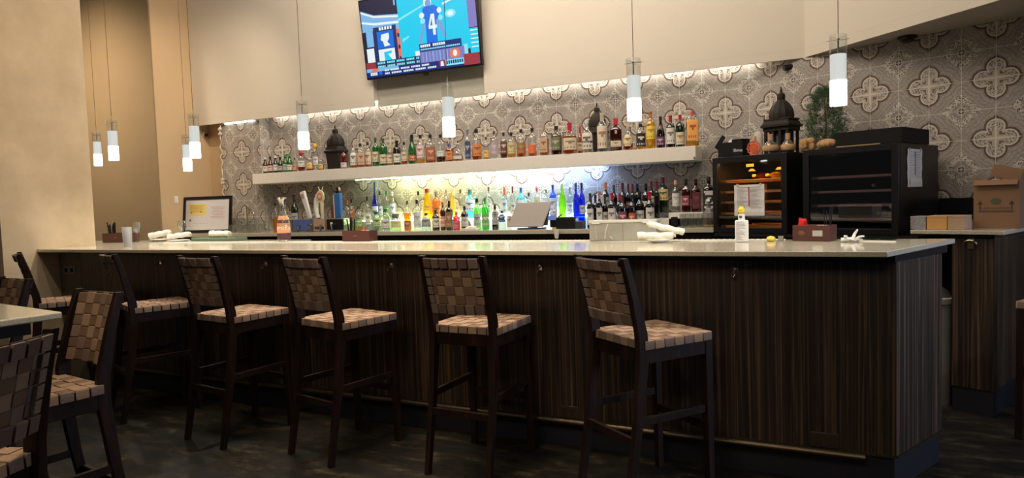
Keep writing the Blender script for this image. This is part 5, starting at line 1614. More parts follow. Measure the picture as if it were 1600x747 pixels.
def lantern(label, loc, rotz, s=1.0, kind='house'):
    """carved lantern: boxy body with lit openings, wide eaves, ribbed dome and finial"""
    t = thing('carved_lantern', label, 'lantern', loc, rotz)
    b = MB()
    if kind == 'house':
        b.box((0, 0, .012), (.215 * s, .18 * s, .024))
        for x in (-.092, -.031, .031, .092):
            for y in (-.082, .082):
                b.box((x * s, y * s, .115 * s), (.022 * s, .018 * s, .185 * s))
        b.box((0, 0, .11 * s), (.16 * s, .10 * s, .17 * s))
        b.box((0, 0, .215 * s), (.22 * s, .19 * s, .03 * s))
        b.build('lantern_body', STONE, t, bevel=.002)
        e = MB().prism([(-.122 * s, -.115 * s), (.122 * s, -.115 * s), (.122 * s, .115 * s), (-.122 * s, .115 * s)], .231 * s, .250 * s)
        e.box((0, 0, .268 * s), (.235 * s, .22 * s, .034 * s), top=(.86, .80))
        e.box((0, 0, .293 * s), (.22 * s, .18 * s, .015 * s))
        e.build('eaves', STONE, t, bevel=.002)
        for x in (-.07, 0, .07):
            MB().box((x * s, -.0525 * s, .12 * s), (.032 * s, .004, .11 * s)).build('pane', mat('blue_grey_pane', (.12, .15, .22), .2), t)
    else:
        b.lathe([(.088 * s, 0), (.095 * s, .02 * s), (.098 * s, .12 * s), (.112 * s, .215 * s)], 10, ex=4)
        b.build('lantern_body', STONE, t, bevel=.002)
        MB().lathe([(.128 * s, .216 * s), (.132 * s, .235 * s), (.110 * s, .250 * s), (.100 * s, .292 * s)], 10, ex=3).build('eaves', STONE, t)
    d = MB()
    prof = [(.098, .300), (.102, .325), (.094, .37), (.070, .415), (.040, .445), (.030, .455)]
    seg = 24
    vs_, fs = [], []
    for i, (r_, z) in enumerate(prof):
        for q in range(seg):
            a = 2 * PI * q / seg
            rr = r_ * (1.0 if q % 2 else .92)
            vs_.append((rr * s * math.cos(a), rr * s * math.sin(a), z * s))
    for i in range(len(prof) - 1):
        for q in range(seg):
            q2 = (q + 1) % seg
            fs.append((i * seg + q, i * seg + q2, (i + 1) * seg + q2, (i + 1) * seg + q))
    fs.append(tuple(reversed(range(seg))))
    fs.append(tuple(range((len(prof) - 1) * seg, len(prof) * seg)))
    d.add(vs_, fs)
    d.build('dome', STONE, t, angle=20)
    MB().lathe([(.030 * s, .456 * s), (.034 * s, .475 * s), (.030 * s, .50 * s), (.012 * s, .515 * s), (.010 * s, .53 * s), (.004 * s, .56 * s)], 12).build('finial', STONE, t)
    return t


lantern('dark carved lantern with ribbed dome and eaves on the amber fridge', uvp(-2.745, 5.13, FT + .0005), SKEW, .97)
ln = lantern('dark domed lantern at the left end of the wall shelf', (-5.275, 6.238, 1.7605), 0, .93, 'urn')
ln.scale = (1.30, .80, 1)
ln = lantern('dark domed lantern behind the bottles, right half of the shelf', (-2.105, 6.272, 1.7605), 0, .87, 'urn')
ln.scale = (1.0, .60, 1)
WICK = mat('woven_rattan', (.48, .30, .15), .8, noise=.35, nscale=120, bump=.6)
HUSK = mat('dried_husk', (.42, .24, .10), .8, noise=.4, nscale=60, bump=.5)
for i, (u, v, lb) in enumerate(((-2.655, 4.80, 'round glass flask in a rattan cuff with cork, before the lantern'), (-2.555, 4.87, 'second rattan cuffed flask, nearer the dried husks'))):
    t = thing('wicker_flask', lb, 'flask', uvp(u, v, FT), SKEW, 'rattan flasks on the amber fridge')
    s_ = 1.0 - .1 * i
    MB().lathe([(.030 * s_, 0), (.050 * s_, .02), (.056 * s_, .05), (.045 * s_, .08), (.020 * s_, .10), (.014 * s_, .115)], 18).build('flask_body', CLEARG, t)
    MB().lathe([(.055 * s_, .022), (.060 * s_, .030), (.060 * s_, .058), (.055 * s_, .066)], 18).build('rattan_cuff', WICK, t)
    MB().lathe([(.018 * s_, .105), (.020 * s_, .150)], 12).build('cork', mat('cork_brown', (.50, .30, .18), .8), t)
hk = thing('dried_husk_bunch', 'bunch of dried golden husks in front of the fir', 'dried husks', uvp(-2.440, 4.93, FT), SKEW)
b = MB()
for q in range(9):
    a = q * 2.1
    b.sphere((.030 * math.cos(a), .028 * math.sin(a), .035 + .012 * (q % 5) + .01 * (q % 2)), .028, 8, 6, s=(1.2, .7, 1.0), wob=.25)
b.build('husks', HUSK, hk)
pc = thing('pine_cone', 'brown pine cone lying between husks and rattan ball', 'pine cone', uvp(-2.335, 4.93, 1.6225), SKEW)
b = MB()
for i in range(7):
    for q in range(8):
        a = 2 * PI * (q + i * .5) / 8
        rr = .036 * math.sin(PI * (i + .8) / 8)
        b.bar((rr * .4 * math.cos(a), rr * .4 * math.sin(a), .012 + i * .011), (rr * 1.15 * math.cos(a), rr * 1.15 * math.sin(a), .020 + i * .011), .014, .004)
b.build('scales', mat('cone_brown', (.16, .09, .05), .7), pc)
rb = thing('rattan_ball', 'flattened round rattan ball on the unlit fridge beside the fir', 'ball', uvp(-2.245, 4.83, 1.6225), SKEW)
b = MB().sphere((0, 0, .037), .036, 16, 10, s=(1.9, 1.5, 1))
for q in range(6):
    a = PI * q / 6
    b.tube([(.0695 * math.cos(w) * math.cos(a), .055 * math.cos(w) * math.sin(a), .037 + .036 * math.sin(w)) for w in [2 * PI * e / 24 for e in range(24)]], .003, 5, closed=True)
b.build('woven_ball', WICK, rb)

fir = thing('fir_bush', 'small dense green artificial fir bush behind the rattan ball', 'plant', uvp(-2.415, 5.16, 1.6225), SKEW)
MB().lathe([(.045, 0), (.058, .07), (.054, .075)], 16).build('pot', mat('clay_pot', (.20, .12, .08), .8), fir)
b = MB()
rnd = random.Random(3)
for i in range(620):
    z = rnd.uniform(.04, .475)
    rmax = .160 * (1 - max(0, (z - .24)) / .27) ** .6 if z > .24 else .138 + .022 * (z / .24)
    a = rnd.uniform(0, 2 * PI)
    k = rnd.uniform(.45, 1.0) * (1 + .12 * math.sin(a * 5 + z * 30))
    p = Vector((rmax * k * math.cos(a), rmax * k * .85 * math.sin(a), z))
    d = (Vector((p.x, p.y, .05))).normalized()
    for q in range(15):
        n_ = (Vector((rnd.gauss(0, 1), rnd.gauss(0, 1), rnd.gauss(.3, 1))).normalized() * .024 + d * .020)
        s_ = n_.cross(Vector((rnd.gauss(0, 1), rnd.gauss(0, 1), 1))).normalized() * .0018
        o_ = Vector((rnd.gauss(0, .008), rnd.gauss(0, .008), rnd.gauss(0, .008)))
        b.add([p + o_ - s_, p + o_ + s_, p + o_ + n_], [(0, 1, 2)], 0 if rnd.random() < .7 else 1)
b.build('foliage', [mat('fir_green', (.055, .11, .055), .7), mat('fir_light_green', (.11, .18, .09), .7)], fir, smooth=False)
tr = MB().tube([(0, 0, .06), (.01, 0, .20), (0, 0, .40)], .010, 8, r_end=.004)
tr.build('trunk', mat('bark', (.10, .06, .04), .9), fir)

lb_ = thing('long_black_tray_box', 'long flat black box lying on the unlit wine fridge', 'box', uvp(-1.928, 4.96, 1.6225), SKEW)
MB().box((0, 0, .0505), (.425, .47, .101)).build('box_body', MBLACK, lb_, bevel=.003)
MB().box((-.06, -.24, .004), (.28, .012, .006)).build('edge_strip', WICK, lb_)

# ================================================================== service counter
CARD = mat('brown_cardboard', (.24, .135, .075), .85, noise=.1, nscale=8)
CARDI = mat('cardboard_print', (.07, .05, .035), .85)
SZ = 1.0755
cb = thing('cardboard_box', 'open brown cardboard box with printed up arrows on the quartz top', 'box', uvp(-1.215, 4.87, SZ), SKEW)
b = MB()
w_, d_, h_, k = .225, .26, .285, .004
for sx in (-1, 1):
    b.box((sx * (w_ / 2 - k / 2), 0, h_ / 2), (k, d_, h_))
    b.box((0, sx * (d_ / 2 - k / 2), h_ / 2), (w_ - 2 * k, k, h_))
b.box((0, 0, k / 2), (w_ - 2 * k, d_ - 2 * k, k))
b.build('box_walls', CARD, cb)
MB().bar((-w_ / 2, 0, h_), (-w_ / 2 - .040, 0, h_ + .016), .24, .004, up=(0, 0, 1)).build('flap', CARD, cb)
MB().bar((0, d_ / 2 - .002, h_), (0.02, d_ / 2 + .01, h_ + .075), w_ * .9, .004, up=(0, 1, 0)).build('flap', CARD, cb)
MB().bar((w_ / 2, 0, h_), (w_ / 2 + .02, 0, h_ + .055), .24, .004, up=(1, 0, 0)).build('flap', CARD, cb)
MB().bar((0, -d_ / 2, h_), (0, -d_ / 2 - .022, h_ - .03), w_ * .96, .004, up=(0, 1, 0)).build('flap', CARD, cb)
pr = MB()
for sx in (-1, 1):
    x = sx * .078
    pr.box((x, -d_ / 2 - .0006, .128), (.007, .0006, .045))
    pr.add([(x - .014, -d_ / 2 - .0009, .142), (x + .014, -d_ / 2 - .0009, .142), (x, -d_ / 2 - .0009, .166)], [(0, 1, 2)])
pr.box((0, -d_ / 2 - .0006, .098), (.175, .0006, .004)).box((0, -d_ / 2 - .0006, .106), (.17, .0006, .003))
for q in range(16):
    pr.box((-.066 + q * .0088, -d_ / 2 - .0006, .120), (.0055, .0006, .006))
pr.build('arrow_print', CARDI, cb)
MB().lathe([(.026, -.0004), (.026, .0004)], 20, sy=.72, M=Matrix.Translation((0, -d_ / 2 - .0010, .160)) @ Matrix.Rotation(R(90), 4, 'X')).build('round_mark', mat('olive_print', (.09, .10, .05), .8), cb)

bk = [(-1.571, .085, .079, 'speckled grey box at the left of the row by the unlit fridge', 'patterned_box', mat('marbled_paper', (.28, .28, .30), .7, noise=.7, nscale=90)),
      (-1.469, .108, .083, 'honey coloured wooden box between grey and pale boxes', 'wooden_box', mat('honey_wood', (.62, .34, .12), .5, noise=.15, nscale=12)),
      (-1.369, .084, .083, 'pale wooden box next to the cardboard box', 'wooden_box', mat('pale_wood', (.46, .31, .21), .6, noise=.2, nscale=14))]
for u, w, h, lb, nm, m_ in bk:
    t = thing(nm, lb, 'box', uvp(u, 4.64, SZ), SKEW)
    MB().box((0, 0, h * .42), (w, .14, h * .84)).build('box_body', m_, t, bevel=.0015)
    MB().box((0, 0, h * .92), (w + .001, .141, h * .155)).build('lid', m_, t, bevel=.0015)
outlet(uvp(-1.335, 5.505, 1.315), SKEW, .075, .115, mat('taupe_plate', (.28, .24, .21), .5), 'taupe socket plate on the tiles behind the cardboard box')

bn = thing('waste_bin', 'tall pale grey waste bin in the gap behind the bar end', 'bin', (0.515, 4.86, 0))
MB().lathe([(.085, 0), (.095, .60), (.097, .62)], 28).build('bin_body', mat('bin_grey', (.32, .31, .29), .5), bn)
MB().lathe([(.103, .621), (.105, .655), (.095, .660)], 28).build('rim', mat('bin_rim', (.45, .43, .40), .4), bn)
MB().lathe([(.092, .661), (.07, .70), (.03, .73)], 20).build('bag_liner', glass('bag_plastic', (.5, .5, .5), .4), bn)

# ================================================================== on the back counter
BZ = 1.0604
tw = thing('beer_tap_tower', 'steel beer tap tower with four tall tap handles', 'beer tap', (-5.215, 5.86, BZ))
b = MB().box((0, 0, .072), (.76, .13, .144))
b.build('tower_body', STEEL, tw, bevel=.006)
MB().box((-.215, -.0665, .080), (.27, .003, .120)).build('blue_film', mat('blue_film', (.10, .15, .38), .3), tw)
MB().box((.035, -.0665, .078), (.16, .003, .125)).build('clear_panel', mat('peach_sticker', (.50, .33, .24), .4), tw)
MB().box((.035, -.0690, .045), (.13, .002, .03)).build('sticker', mat('dark_sticker', (.06, .04, .04), .4), tw)
MB().box((.255, -.0665, .080), (.22, .003, .115)).build('black_panel', BLACK, tw)
MB().box((.21, -.0690, .085), (.03, .002, .04)).build('sticker', PAPER, tw)
for q in range(4):
    MB().tube([(-.24 + q * .16, -.10, .070), (-.24 + q * .16, -.10, .012)], .011, 10).tube([(-.24 + q * .16, -.06, .085), (-.24 + q * .16, -.105, .075)], .010, 8).build('faucet', CHROME, tw)
WHT = mat('white_handle', (.74, .72, .70), .35)
h1 = MB()
h1.bar((-.15, 0, .150), (-.245, 0, .455), .044, .028, up=(0, 1, 0), w2=.066, h2=.036)
h1.tube([(-.15, 0, .144), (-.15, 0, .155)], .012, 8)
ho = h1.build('tap_handle', WHT, tw, bevel=.006)
MB().box((-.232, -.0205, .405), (.040, .003, .045)).build('badge', mat('tan_badge', (.50, .28, .20), .5), ho)
h2 = MB()
pp_ = [(-.030, 0, .150), (-.052, 0, .20), (-.060, 0, .27), (-.050, 0, .35), (-.020, 0, .405)]
h2.tube(pp_, .024, 10, r_end=.030)
h2.build('tap_handle', WHT, tw)
h3 = MB()
h3.tube([(.045, -.02, .144), (.045, -.02, .335)], .018, 10, r_end=.022)
h3.lathe([(.052, -.010), (.055, 0), (.052, .010)], 24, sy=1.30, M=Matrix.Translation((.038, -.03, .390)) @ Matrix.Rotation(R(90), 4, 'X'))
h3.bar((.02, -.02, .45), (.005, -.02, .50), .008, .008).bar((.05, -.02, .45), (.070, -.02, .50), .008, .008)
h3o = h3.build('tap_handle', mat('cream_handle', (.66, .58, .40), .4), tw)
MB().lathe([(.033, -.002), (.033, .002)], 20, sy=1.25, M=Matrix.Translation((.038, -.043, .390)) @ Matrix.Rotation(R(90), 4, 'X')).build('badge', mat('coral_badge', (.72, .16, .12), .4), h3o)
MB().lathe([(.018, -.001), (.018, .001)], 16, sy=1.3, M=Matrix.Translation((.038, -.0465, .390)) @ Matrix.Rotation(R(90), 4, 'X')).build('badge_centre', MATS['cream_handle'], h3o)
h4 = MB()
h4.box((.262, 0, .283), (.080, .05, .272))
h4o = h4.build('tap_handle', mat('blue_handle', (.03, .13, .42), .35), tw, bevel=.006)
MB().box((.216, 0, .278), (.014, .045, .262)).build('edge_band', MATS['cream_handle'], h4o)
MB().sphere((.255, 0, .437), .022, 10, 8, s=(1, .8, .8)).sphere((.258, 0, .467), .018, 10, 8).build('topper', MBLACK, h4o)
MB().sphere((.290, -.01, .462), .016, 10, 8, s=(.8, .8, 1.4)).build('topper', mat('peach_topper', (.75, .42, .25), .5), h4o)
h5 = MB().box((.17, .02, .22), (.05, .035, .15))
h5.build('tap_handle', mat('dark_red_handle', (.16, .035, .03), .4), tw, bevel=.006)

pos = thing('pos_terminal', 'grey back of a tilted touch screen cash terminal among the liquor bottles', 'monitor', (-2.648, 5.855, BZ), R(-2))
MB().box((0, .02, .006), (.24, .15, .012)).build('base', BLACK, pos, bevel=.003)
MB().bar((0, .03, .012), (.01, .05, .11), .10, .03, up=(0, 1, 0)).build('stand', BLACK, pos, bevel=.003)
b = MB().box((0, 0, 0), (.37, .016, .245))
sh_ = .055
for i, p in enumerate(b.v):
    b.v[i] = Vector((p.x + sh_ * (p.z / .245), p.y, p.z))
b.build('screen_shell', mat('taupe_shell', (.40, .36, .34), .55), pos, loc=(0, -.015, .137), rot=(R(-22), 0, 0), bevel=.006)
b = MB().box((.03, .013, 0), (.33, .006, .21))
b.build('screen_glass', BLACK, pos, loc=(0, -.015, .137), rot=(R(-22), 0, 0))

prn = thing('receipt_printer', 'black receipt printer with a small blue display, beside the cobalt bottles', 'printer', (-2.290, 5.815, BZ), R(3))
MB().box((.035, 0, .055), (.20, .13, .110), top=(.8, .85)).build('printer_body', BLACK, prn, bevel=.008)
MB().box((-.085, -.01, .06), (.07, .11, .085)).build('reader', BLACK, prn, bevel=.006)
MB().box((-.095, -.075, .105), (.075, .006, .04)).build('display', emissive('pale_blue_display', (.25, .35, .75), .5), prn, rot=None)
MB().bar((-.06, -.02, .10), (-.02, -.02, .135), .012, .05, up=(0, 1, 0)).build('paper_slip', mat('kraft_slip', (.30, .27, .18), .8), prn)
MB().box((.16, -.02, .035), (.07, .10, .070)).build('card_reader', mat('dark_grey_plastic', (.05, .055, .07), .3), prn, bevel=.005)

twl = MB().lathe([(.016, 0), (.024, .04), (.030, .085)], 12, sy=.5)
tag(twl.build('bar_towel', LINEN, loc=(-2.325, 5.700, .978)), 'white towel end hanging over the back counter edge', 'towel')
pl_ = thing('folded_napkin', 'small folded white napkin pile on the back counter by the pink bottle', 'napkin', (-3.26, 5.775, BZ))
MB().box((0, 0, .009), (.17, .09, .018)).sphere((.01, 0, .022), .05, 12, 8, s=(1.2, .7, .45), wob=.15).build('napkin_pile', LINEN, pl_, bevel=.003)
cdp = MB().prism([(-.05, -.03), (.05, -.03), (-.05, .13)], 0, .004)
tag(cdp.build('folded_card', mat('beige_card', (.50, .45, .38), .8), loc=(-3.345, 5.90, 1.10), rot=(R(90), R(0), R(-5))), 'beige triangular card leaning by the black bottle', 'card')
dk = MB().box((0, 0, .045), (.05, .05, .09))
tag(dk.build('black_canister', MBLACK, loc=(-1.285, 5.83, BZ), bevel=.006), 'small black canister beside the stacked glasses', 'canister')


def tumbler(label, x, y, z, h, r, group, up=True):
    t = thing('glass_tumbler', label, 'glass', (x, y, z), 0, group)
    p = [(r * .8, 0), (r, h), (r * .94, h), (r * .74, h * .10)]
    MB().lathe(p, 16, cap=True).build('glass_body', CLEARG, t)
    return t


k = 0
for i in range(3):
    for j in range(2):
        nm = ['front', 'rear'][j]
        tumbler('clear tumbler in the %s row by the crystal bottle, %s' % (nm, ['nearest the canister', 'middle one', 'nearest the crystal bottle'][i]), -1.21 + i * .068, 5.82 + j * .07, BZ, .115, .030, 'tumblers right of the wines')
sk = thing('crystal_decanter', 'faceted crystal decanter with amber dregs near the fridge', 'decanter', (-.992, 5.80, BZ))
MB().lathe([(.040, 0), (.052, .02), (.054, .08), (.050, .12), (.030, .150), (.018, .160), (.018, .20)], 9).build('crystal_body', glass('crystal', (.75, .75, .76), .25, .30, .05), sk, smooth=False)
MB().lathe([(.046, .006), (.048, .055)], 12).build('dregs', glass('glass_gold', *PAL['gold']), sk)
MB().lathe([(.020, .201), (.030, .215), (.022, .235)], 9).build('stopper', STEEL, sk, smooth=False)

# upturned and stemmed glasses left of the tap tower
def wine_glass(label, x, y, z, s=1.0, group=None, fallen=False):
    t = thing('wine_glass', label, 'glass', (x, y, z), 0, group)
    p = [(.034, 0), (.033, .002), (.004, .006), (.0035, .075), (.012, .085), (.032, .110), (.038, .140), (.030, .185), (.028, .185), (.036, .140), (.030, .112), (.010, .090)]
    MB().lathe([(a * s, b * s) for a, b in p], 18, cap=True).build('glass_body', CLEARG, t)
    return t


n = 0
for i in range(5):
    for j in range(2):
        tumbler('small clear glass on the counter by the tiled pier, %s row, %s' % (['front', 'rear'][j], ['far left', 'second', 'third', 'fourth', 'far right'][i]), -6.56 + i * .098, 5.83 + j * .11, BZ, .10, .035, 'glasses by the tiled pier')
for i in range(4):
    tumbler('shorter glass stacked on the pier glasses, %s' % ['far left', 'second', 'third', 'far right'][i], -6.51 + i * .098, 5.88, BZ + .1005, .065, .030, 'glasses stacked by the tiled pier')
tumbler('tall clear glass standing next to the orange liqueur bottle', -6.02, 5.85, BZ, .13, .035, None)
fc = thing('chrome_faucet', 'curved chrome faucet arm above the pier glasses', 'faucet', (-6.44, 6.07, BZ))
MB().tube([(-.12, 0, 0), (-.12, 0, .26), (-.10, -.02, .33), (-.04, -.04, .30), (.0, -.05, .25)], .009, 8).build('spout', CHROME, fc)
MB().lathe([(.055, .222), (.055, .238), (.03, .248)], 16, M=Matrix.Translation((.02, -.05, 0))).build('head', CHROME, fc)

# ------------------------------------------------------------------ framed menu board
fm = thing('framed_board', 'black framed white menu board with a yellow note, leaning in the nook', 'framed board', (-7.12, 5.93, 1.0625), R(8))
FWd, FH = .74, .455
lean = (R(-7), 0, 0)
b = MB()
b.box((0, 0, .0175), (FWd, .022, .035)).box((0, 0, FH - .0175), (FWd, .022, .035))
b.box((-FWd / 2 + .0175, 0, FH / 2), (.035, .022, FH - .07)).box((FWd / 2 - .0175, 0, FH / 2), (.035, .022, FH - .07))
b.build('frame', BLACK, fm, rot=lean, bevel=.002)
MB().box((0, .004, FH / 2), (FWd - .07, .008, FH - .07)).build('board', mat('board_white', (.60, .60, .64), .4), fm, rot=lean)
MB().box((-.15, -.0012, .295), (.25, .0012, .135)).build('yellow_note', mat('note_yellow', (.72, .56, .14), .7), fm, rot=lean)
b = MB()
for q in range(7):
    b.box((-.17, -.0024, .345 - q * .014), (.22 - .02 * (q % 3), .0006, .003))
b.sphere((-.24, -.0022, .255), .010, 8, 6, s=(1, .1, 1)).sphere((-.10, -.0022, .262), .010, 8, 6, s=(1, .1, 1))
b.sphere((-.26, -.0008, .16), .016, 8, 6, s=(1, .1, 1))
for q in range(5):
    b.box((-.20 + q * .05, -.0008, .12 - .006 * (q % 2)), (.03, .0006, .003))
b.build('board_writing', mat('ink_brown', (.18, .13, .10), .7), fm, rot=lean)
b = MB()
for q in range(8):
    b.box((.16 + .01 * (q % 2), -.0008, .32 - q * .020), (.22 - .03 * (q % 3), .0006, .004))
b.build('red_writing', mat('ink_red', (.55, .22, .25), .7), fm, rot=lean)
ts = thing('green_tray', 'long green tray at the rear edge of the bar, a napkin roll on it', 'tray', (-4.87, 4.18, 1.0705), R(3))
MB().box((0, 0, .013), (.52, .13, .026)).build('tray_body', mat('sage_green', (.13, .19, .12), .5), ts, bevel=.004)
for sx in (-1, 1):
    MB().box((sx * .245, 0, .029), (.012, .12, .006)).build('handle', MATS['sage_green'], ts)


# ================================================================== on the bar top
def napkin_roll(label, loc, rotz, L=.17, r=.021, tilt=0.0, group='rolled napkins on the bar'):
    t = thing('napkin_roll', label, 'napkin', loc, rotz, group)
    b = MB()
    pts = []
    for k in range(9):
        f_ = k / 8 - .5
        pts.append((f_ * L, .004 * math.sin(k * 1.4), r + .003 * math.sin(k * 2.2) + (f_ + .5) * L * tilt))
    b.tube(pts, r, 12, r_end=r * .85)
    b.build('linen_roll', LINEN, t)
    MB().tube([(L * .5, .0, r * .85 + L * tilt), (L * .5 + .012, .0, r * .8 + L * tilt)], r * .45, 8).build('fold', mat('napkin_band', (.62, .55, .38), .8), t)
    return t


def plate(label, x, y, z=1.0705, r=.075):
    t = thing('side_plate', label, 'plate', (x, y, z), 0, 'side plates with napkins')
    MB().lathe([(r * .55, 0), (r * .58, .004), (r * .95, .014), (r, .018), (r * .97, .019), (r * .6, .009), (r * .2, .008)], 28).build('plate_body', CHINA, t)
    return t


mt = thing('white_ribbed_strip', 'long narrow white ribbed strip along the rear of the bar', 'bar mat', (-2.72, 3.905, 1.0705))  # long white ribbed strip lying along the rear edge
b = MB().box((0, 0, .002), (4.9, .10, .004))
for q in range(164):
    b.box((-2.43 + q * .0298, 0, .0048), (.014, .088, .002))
b.build('ribbed_strip', mat('white_strip', (.74, .74, .68), .5), mt)

sb = thing('stone_box', 'grey veined marble box at the rear of the bar before the wines', 'box', (-1.158, 3.905, 1.0765), R(1.5))
MARB = mat('grey_marble', (.34, .33, .29), .35, noise=.35, nscale=10)
MB().box((0, 0, .052), (.402, .10, .104)).build('box_body', MARB, sb, bevel=.002)
MB().box((0, 0, .1125), (.412, .108, .015)).build('rim', mat('marble_rim', (.60, .60, .54), .3), sb, bevel=.002)
b = MB()
b.tube([(-.085, -.0505, .10), (-.10, -.0505, .06), (-.105, -.0505, .01)], .0045, 5).tube([(-.075, -.0505, .02), (-.065, -.0505, .02), (-.06, -.0505, .008)], .004, 5).tube([(-.165, -.0505, .09), (-.155, -.0505, .01)], .0015, 5)
b.build('vein', mat('vein_cream', (.62, .55, .42), .4), sb)
MB().box((.005, -.0505, .052), (.002, .002, .10)).build('joint', mat('rust_joint', (.22, .09, .05), .6), sb)
for sx in (-.16, .15):
    MB().box((sx, -.056, .104), (.05, .004, .006)).build('clip', WHITE, sb)

plate('white plate holding crossed napkin rolls before the marble box', -.918, 3.772)
napkin_roll('plump napkin roll lying flat across the plate by the marble box', (-.938, 3.765, 1.0905), R(5), .20, .020)
napkin_roll('napkin roll tilted over the other on the plate by the marble box', (-.880, 3.775, 1.1050), R(200), .19, .019, .28)
plate('white plate with a napkin roll beside the tall water glass', -5.15, 4.00, r=.09)
napkin_roll('loose napkin roll on the plate beside the water glass', (-5.13, 3.99, 1.0905), R(12), .22, .024, .12)
plate('white plate behind, with one upright curled napkin, near the stemmed glasses', -5.60, 4.15, r=.09)
napkin_roll('curled napkin roll leaning on the rear plate', (-5.58, 4.14, 1.0905), R(25), .19, .028, .18)
napkin_roll('napkin roll resting on the green tray', (-4.85, 4.18, 1.0985), R(3), .22, .030)
wine_glass('stemmed wine glass nearest the straw box at the column end', -5.72, 4.02, 1.0705, .98, 'stemmed glasses on the bar')
wine_glass('stemmed wine glass behind the rear napkin plate', -5.37, 4.21, 1.0705, .98, 'stemmed glasses on the bar')

wg = thing('water_glass', 'tall frosted glass of iced water at the column end of the bar', 'glass', (-5.0, 3.43, 1.0705))
MB().lathe([(.030, 0), (.036, .155), (.034, .155), (.028, .008)], 20).build('glass_body', glass('frosted_glass', (.92, .93, .94), .45, .08), wg)
MB().lathe([(.0265, .009), (.031, .090)], 16).build('iced_water', glass('iced_water', (.9, .92, .95), .35, .1), wg)
for q in range(3):
    MB().box((.008 * math.cos(q * 2.1), .008 * math.sin(q * 2.1), .105 + q * .012), (.018, .018, .018)).build('ice_cube', glass('ice', (.95, .97, 1), .25, .1), wg, bevel=.002)


def caddy(label, x, y, rotz, w, d, h, straw, red, group=None, badge=False, z=1.0705):
    t = thing('straw_caddy', label, 'caddy', (x, y, z), rotz, group)
    m_ = mat('oxblood_leather', (.085, .028, .022), .4)
    k = .005
    b = MB()
    for s in (-1, 1):
        b.box((s * (w / 2 - k / 2), 0, h / 2), (k, d, h))
        b.box((0, s * (d / 2 - k / 2), h / 2), (w - 2 * k, k, h))
    b.box((0, 0, k / 2), (w - 2 * k, d - 2 * k, k)).box((w * .05, 0, h / 2), (k, d - 2 * k, h * .9))
    b.build('box_walls', m_, t, bevel=.001)
    s_ = MB()
    rn = random.Random(int(abs(x) * 100))
    for q in range(straw):
        a, c = rn.uniform(-.018, .018), rn.uniform(-d * .25, d * .25)
        px_ = -w * .30 if not badge else w * .38
        s_.tube([(px_ + a * .4, c, .012), (px_ + a * 1.8 + (.015 if badge else 0), c * 1.4, h + rn.uniform(.065, .105))], .0022 if badge else .0048, 6)
    s_.build('black_straws', MBLACK, t)
    r_ = MB()
    for q in range(red):
        a = rn.uniform(-.5, .5)
        xx = (w * .28 if not badge else -w * .30) + (q - red / 2) * .009
        r_.bar((xx, rn.uniform(-d * .2, d * .2), h * .35), (xx + .012 * a, rn.uniform(-d * .2, d * .2), h + rn.uniform(.022, .040)), .016, .003, up=(0, 1, .2))
    r_.build('red_packets', mat('red_plastic', (.75, .03, .03), .35), t)
    MB().box((w * .12, 0, h * .85), (w * .18, d * .6, .020)).box((w * .25, .0, h * .9), (w * .12, d * .5, .014)).build('white_packets', PAPER, t, bevel=.003)
    if badge:
        MB().box((w * .2, -d / 2 - .0012, h * .5), (.050, .0024, .030)).build('badge', mat('pewter_badge', (.40, .40, .37), .4), t)
        MB().sphere((-w * .25, -d / 2 - .001, h * .5), .018, 12, 6, s=(1, .1, .7)).build('logo', mat('embossed_brown', (.16, .06, .03), .4), t)
    else:
        MB().tube([(-.015, -d / 2 - .001, h * .5), (-.005, -d / 2 - .001, h * .5 + .003), (0, -d / 2 - .001, h * .5), (.012, -d / 2 - .001, h * .5 + .002)], .0014, 5).build('logo', mat('gold_print', (.5, .3, .1), .4), t)
    return t


caddy('dark red straw caddy with red stirrers and a metal badge, near the canted end', -.125, 3.875, R(-20), .185, .11, .082, 5, 6, badge=True)
caddy('dark red straw caddy with black straws, mid bar before the lit bottles', -3.135, 3.925, R(0), .24, .10, .076, 6, 1, z=1.0778)
caddy('dark red straw caddy at the column end behind the water glass', -5.965, 4.03, R(8), .31, .12, .085, 8, 2)

fg = thing('tequila_bottle', 'clear bottle with orange label standing alone on the bar before the taps', 'bottle', (-3.865, 3.925, 1.0775), R(44))
fg.scale = (1.22, 1.22, 1.0)
MB().lathe([(.036, 0), (.040, .005), (.042, .13), (.036, .17), (.020, .215), (.017, .23), (.017, .275)], 18).build('glass_body', CLEARG, fg)
o_ = MB()
rg = [(-PI / 2 - 1.3 + 2.6 * j / 12) for j in range(13)]
for (z0, z1, mi) in ((.02, .065, 1), (.065, .14, 0), (.14, .165, 1), (.165, .195, 0)):
    for j in range(12):
        q = []
        for a, z in ((rg[j], z0), (rg[j + 1], z0), (rg[j + 1], z1), (rg[j], z1)):
            rr = (.0428 if z < .135 else .0428 - (z - .13) * .22)
            q.append((rr * math.cos(a), rr * math.sin(a), z))
        o_.add(q, [(0, 1, 2, 3)], mi)
o_.build('label', [mat('peach_label', (.80, .40, .20), .6), mat('plum_label', (.10, .04, .05), .6)], fg)
text_mesh('PRO', .040, PAPER, 'lettering', fg, (0, -.0440, .100), (R(90), 0, 0))
MB().lathe([(.020, .276), (.021, .31), (.030, .325), (.026, .338)], 12).build('stopper', STEEL, fg)

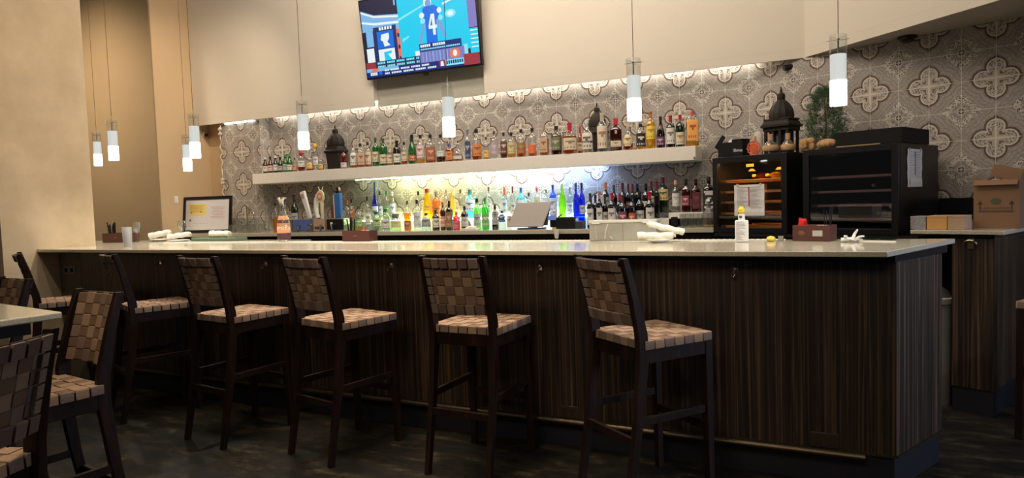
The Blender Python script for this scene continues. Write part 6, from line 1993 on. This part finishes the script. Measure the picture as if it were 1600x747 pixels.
rc = thing('wrapped_bottle', 'white paper covered bottle with a yellow stopper, standing before the amber fridge', 'bottle', (-.478, 3.79, 1.0705), R(7))
MB().box((0, 0, .058), (.068, .05, .116)).build('paper_wrap', PAPER, rc, bevel=.006)
MB().lathe([(.018, .1165), (.016, .150)], 14).build('neck', PAPER, rc)
MB().lathe([(.010, .151), (.018, .160), (.019, .175), (.008, .190)], 14).build('stopper', mat('yellow_stopper', (.80, .60, .05), .4), rc)
b = MB()
rn = random.Random(5)
for q in range(15):
    ww = rn.uniform(.015, .05)
    b.box((-.028 + ww / 2, -.0256, .108 - q * .0068), (ww, .0006, .0016))
b.box((-.005, -.0186, .134), (.014, .0008, .012))
b.build('print', mat('ink_dark', (.05, .05, .05), .7), rc)
lm = thing('lemon_half', 'yellow lemon half lying on the bar beside the small steel cup', 'lemon', (-.335, 3.825, 1.0705))
MB().lathe([(.010, .0), (.022, .006), (.0245, .014), (.018, .024), (.006, .028)], 16).build('rind', mat('lemon_yellow', (.85, .62, .05), .5), lm)
cu_ = thing('steel_cup', 'tiny square steel cup by the lemon half', 'cup', (-.286, 3.832, 1.0705))
MB().lathe([(.013, 0), (.0145, .028), (.0125, .028), (.011, .004)], 12, ex=5).build('cup_body', STEEL, cu_)
fl = thing('crumpled_napkin', 'white crumpled paper twist on the bar near the canted end', 'napkin', (.050, 3.745, 1.0705))
b = MB()
for (p, q, r_) in (((-.05, 0, .012), (.045, .01, .010), .010), ((0, 0, .010), (.022, -.01, .062), .009), ((-.02, .02, .01), (-.035, -.02, .032), .009), ((.01, .01, .01), (.05, -.015, .030), .008)):
    mid = (Vector(p) + Vector(q)) / 2 + Vector((0, .008, .006))
    b.tube([p, mid, q], r_, 7, r_end=r_ * .5)
b.build('paper_twist', PAPER, fl, smooth=False)
gi = thing('glass_cutting_board', 'dark glass board set near the canted end of the bar', 'board', (.175, 3.86, 1.0705), R(-18))
MB().box((0, 0, .003), (.13, .10, .006)).build('board_glass', mat('dark_board_glass', (.03, .05, .04), .06), gi, bevel=.001)
MB().box((0.01, -.075, .002), (.16, .022, .004)).build('white_edge', WHITE, gi)
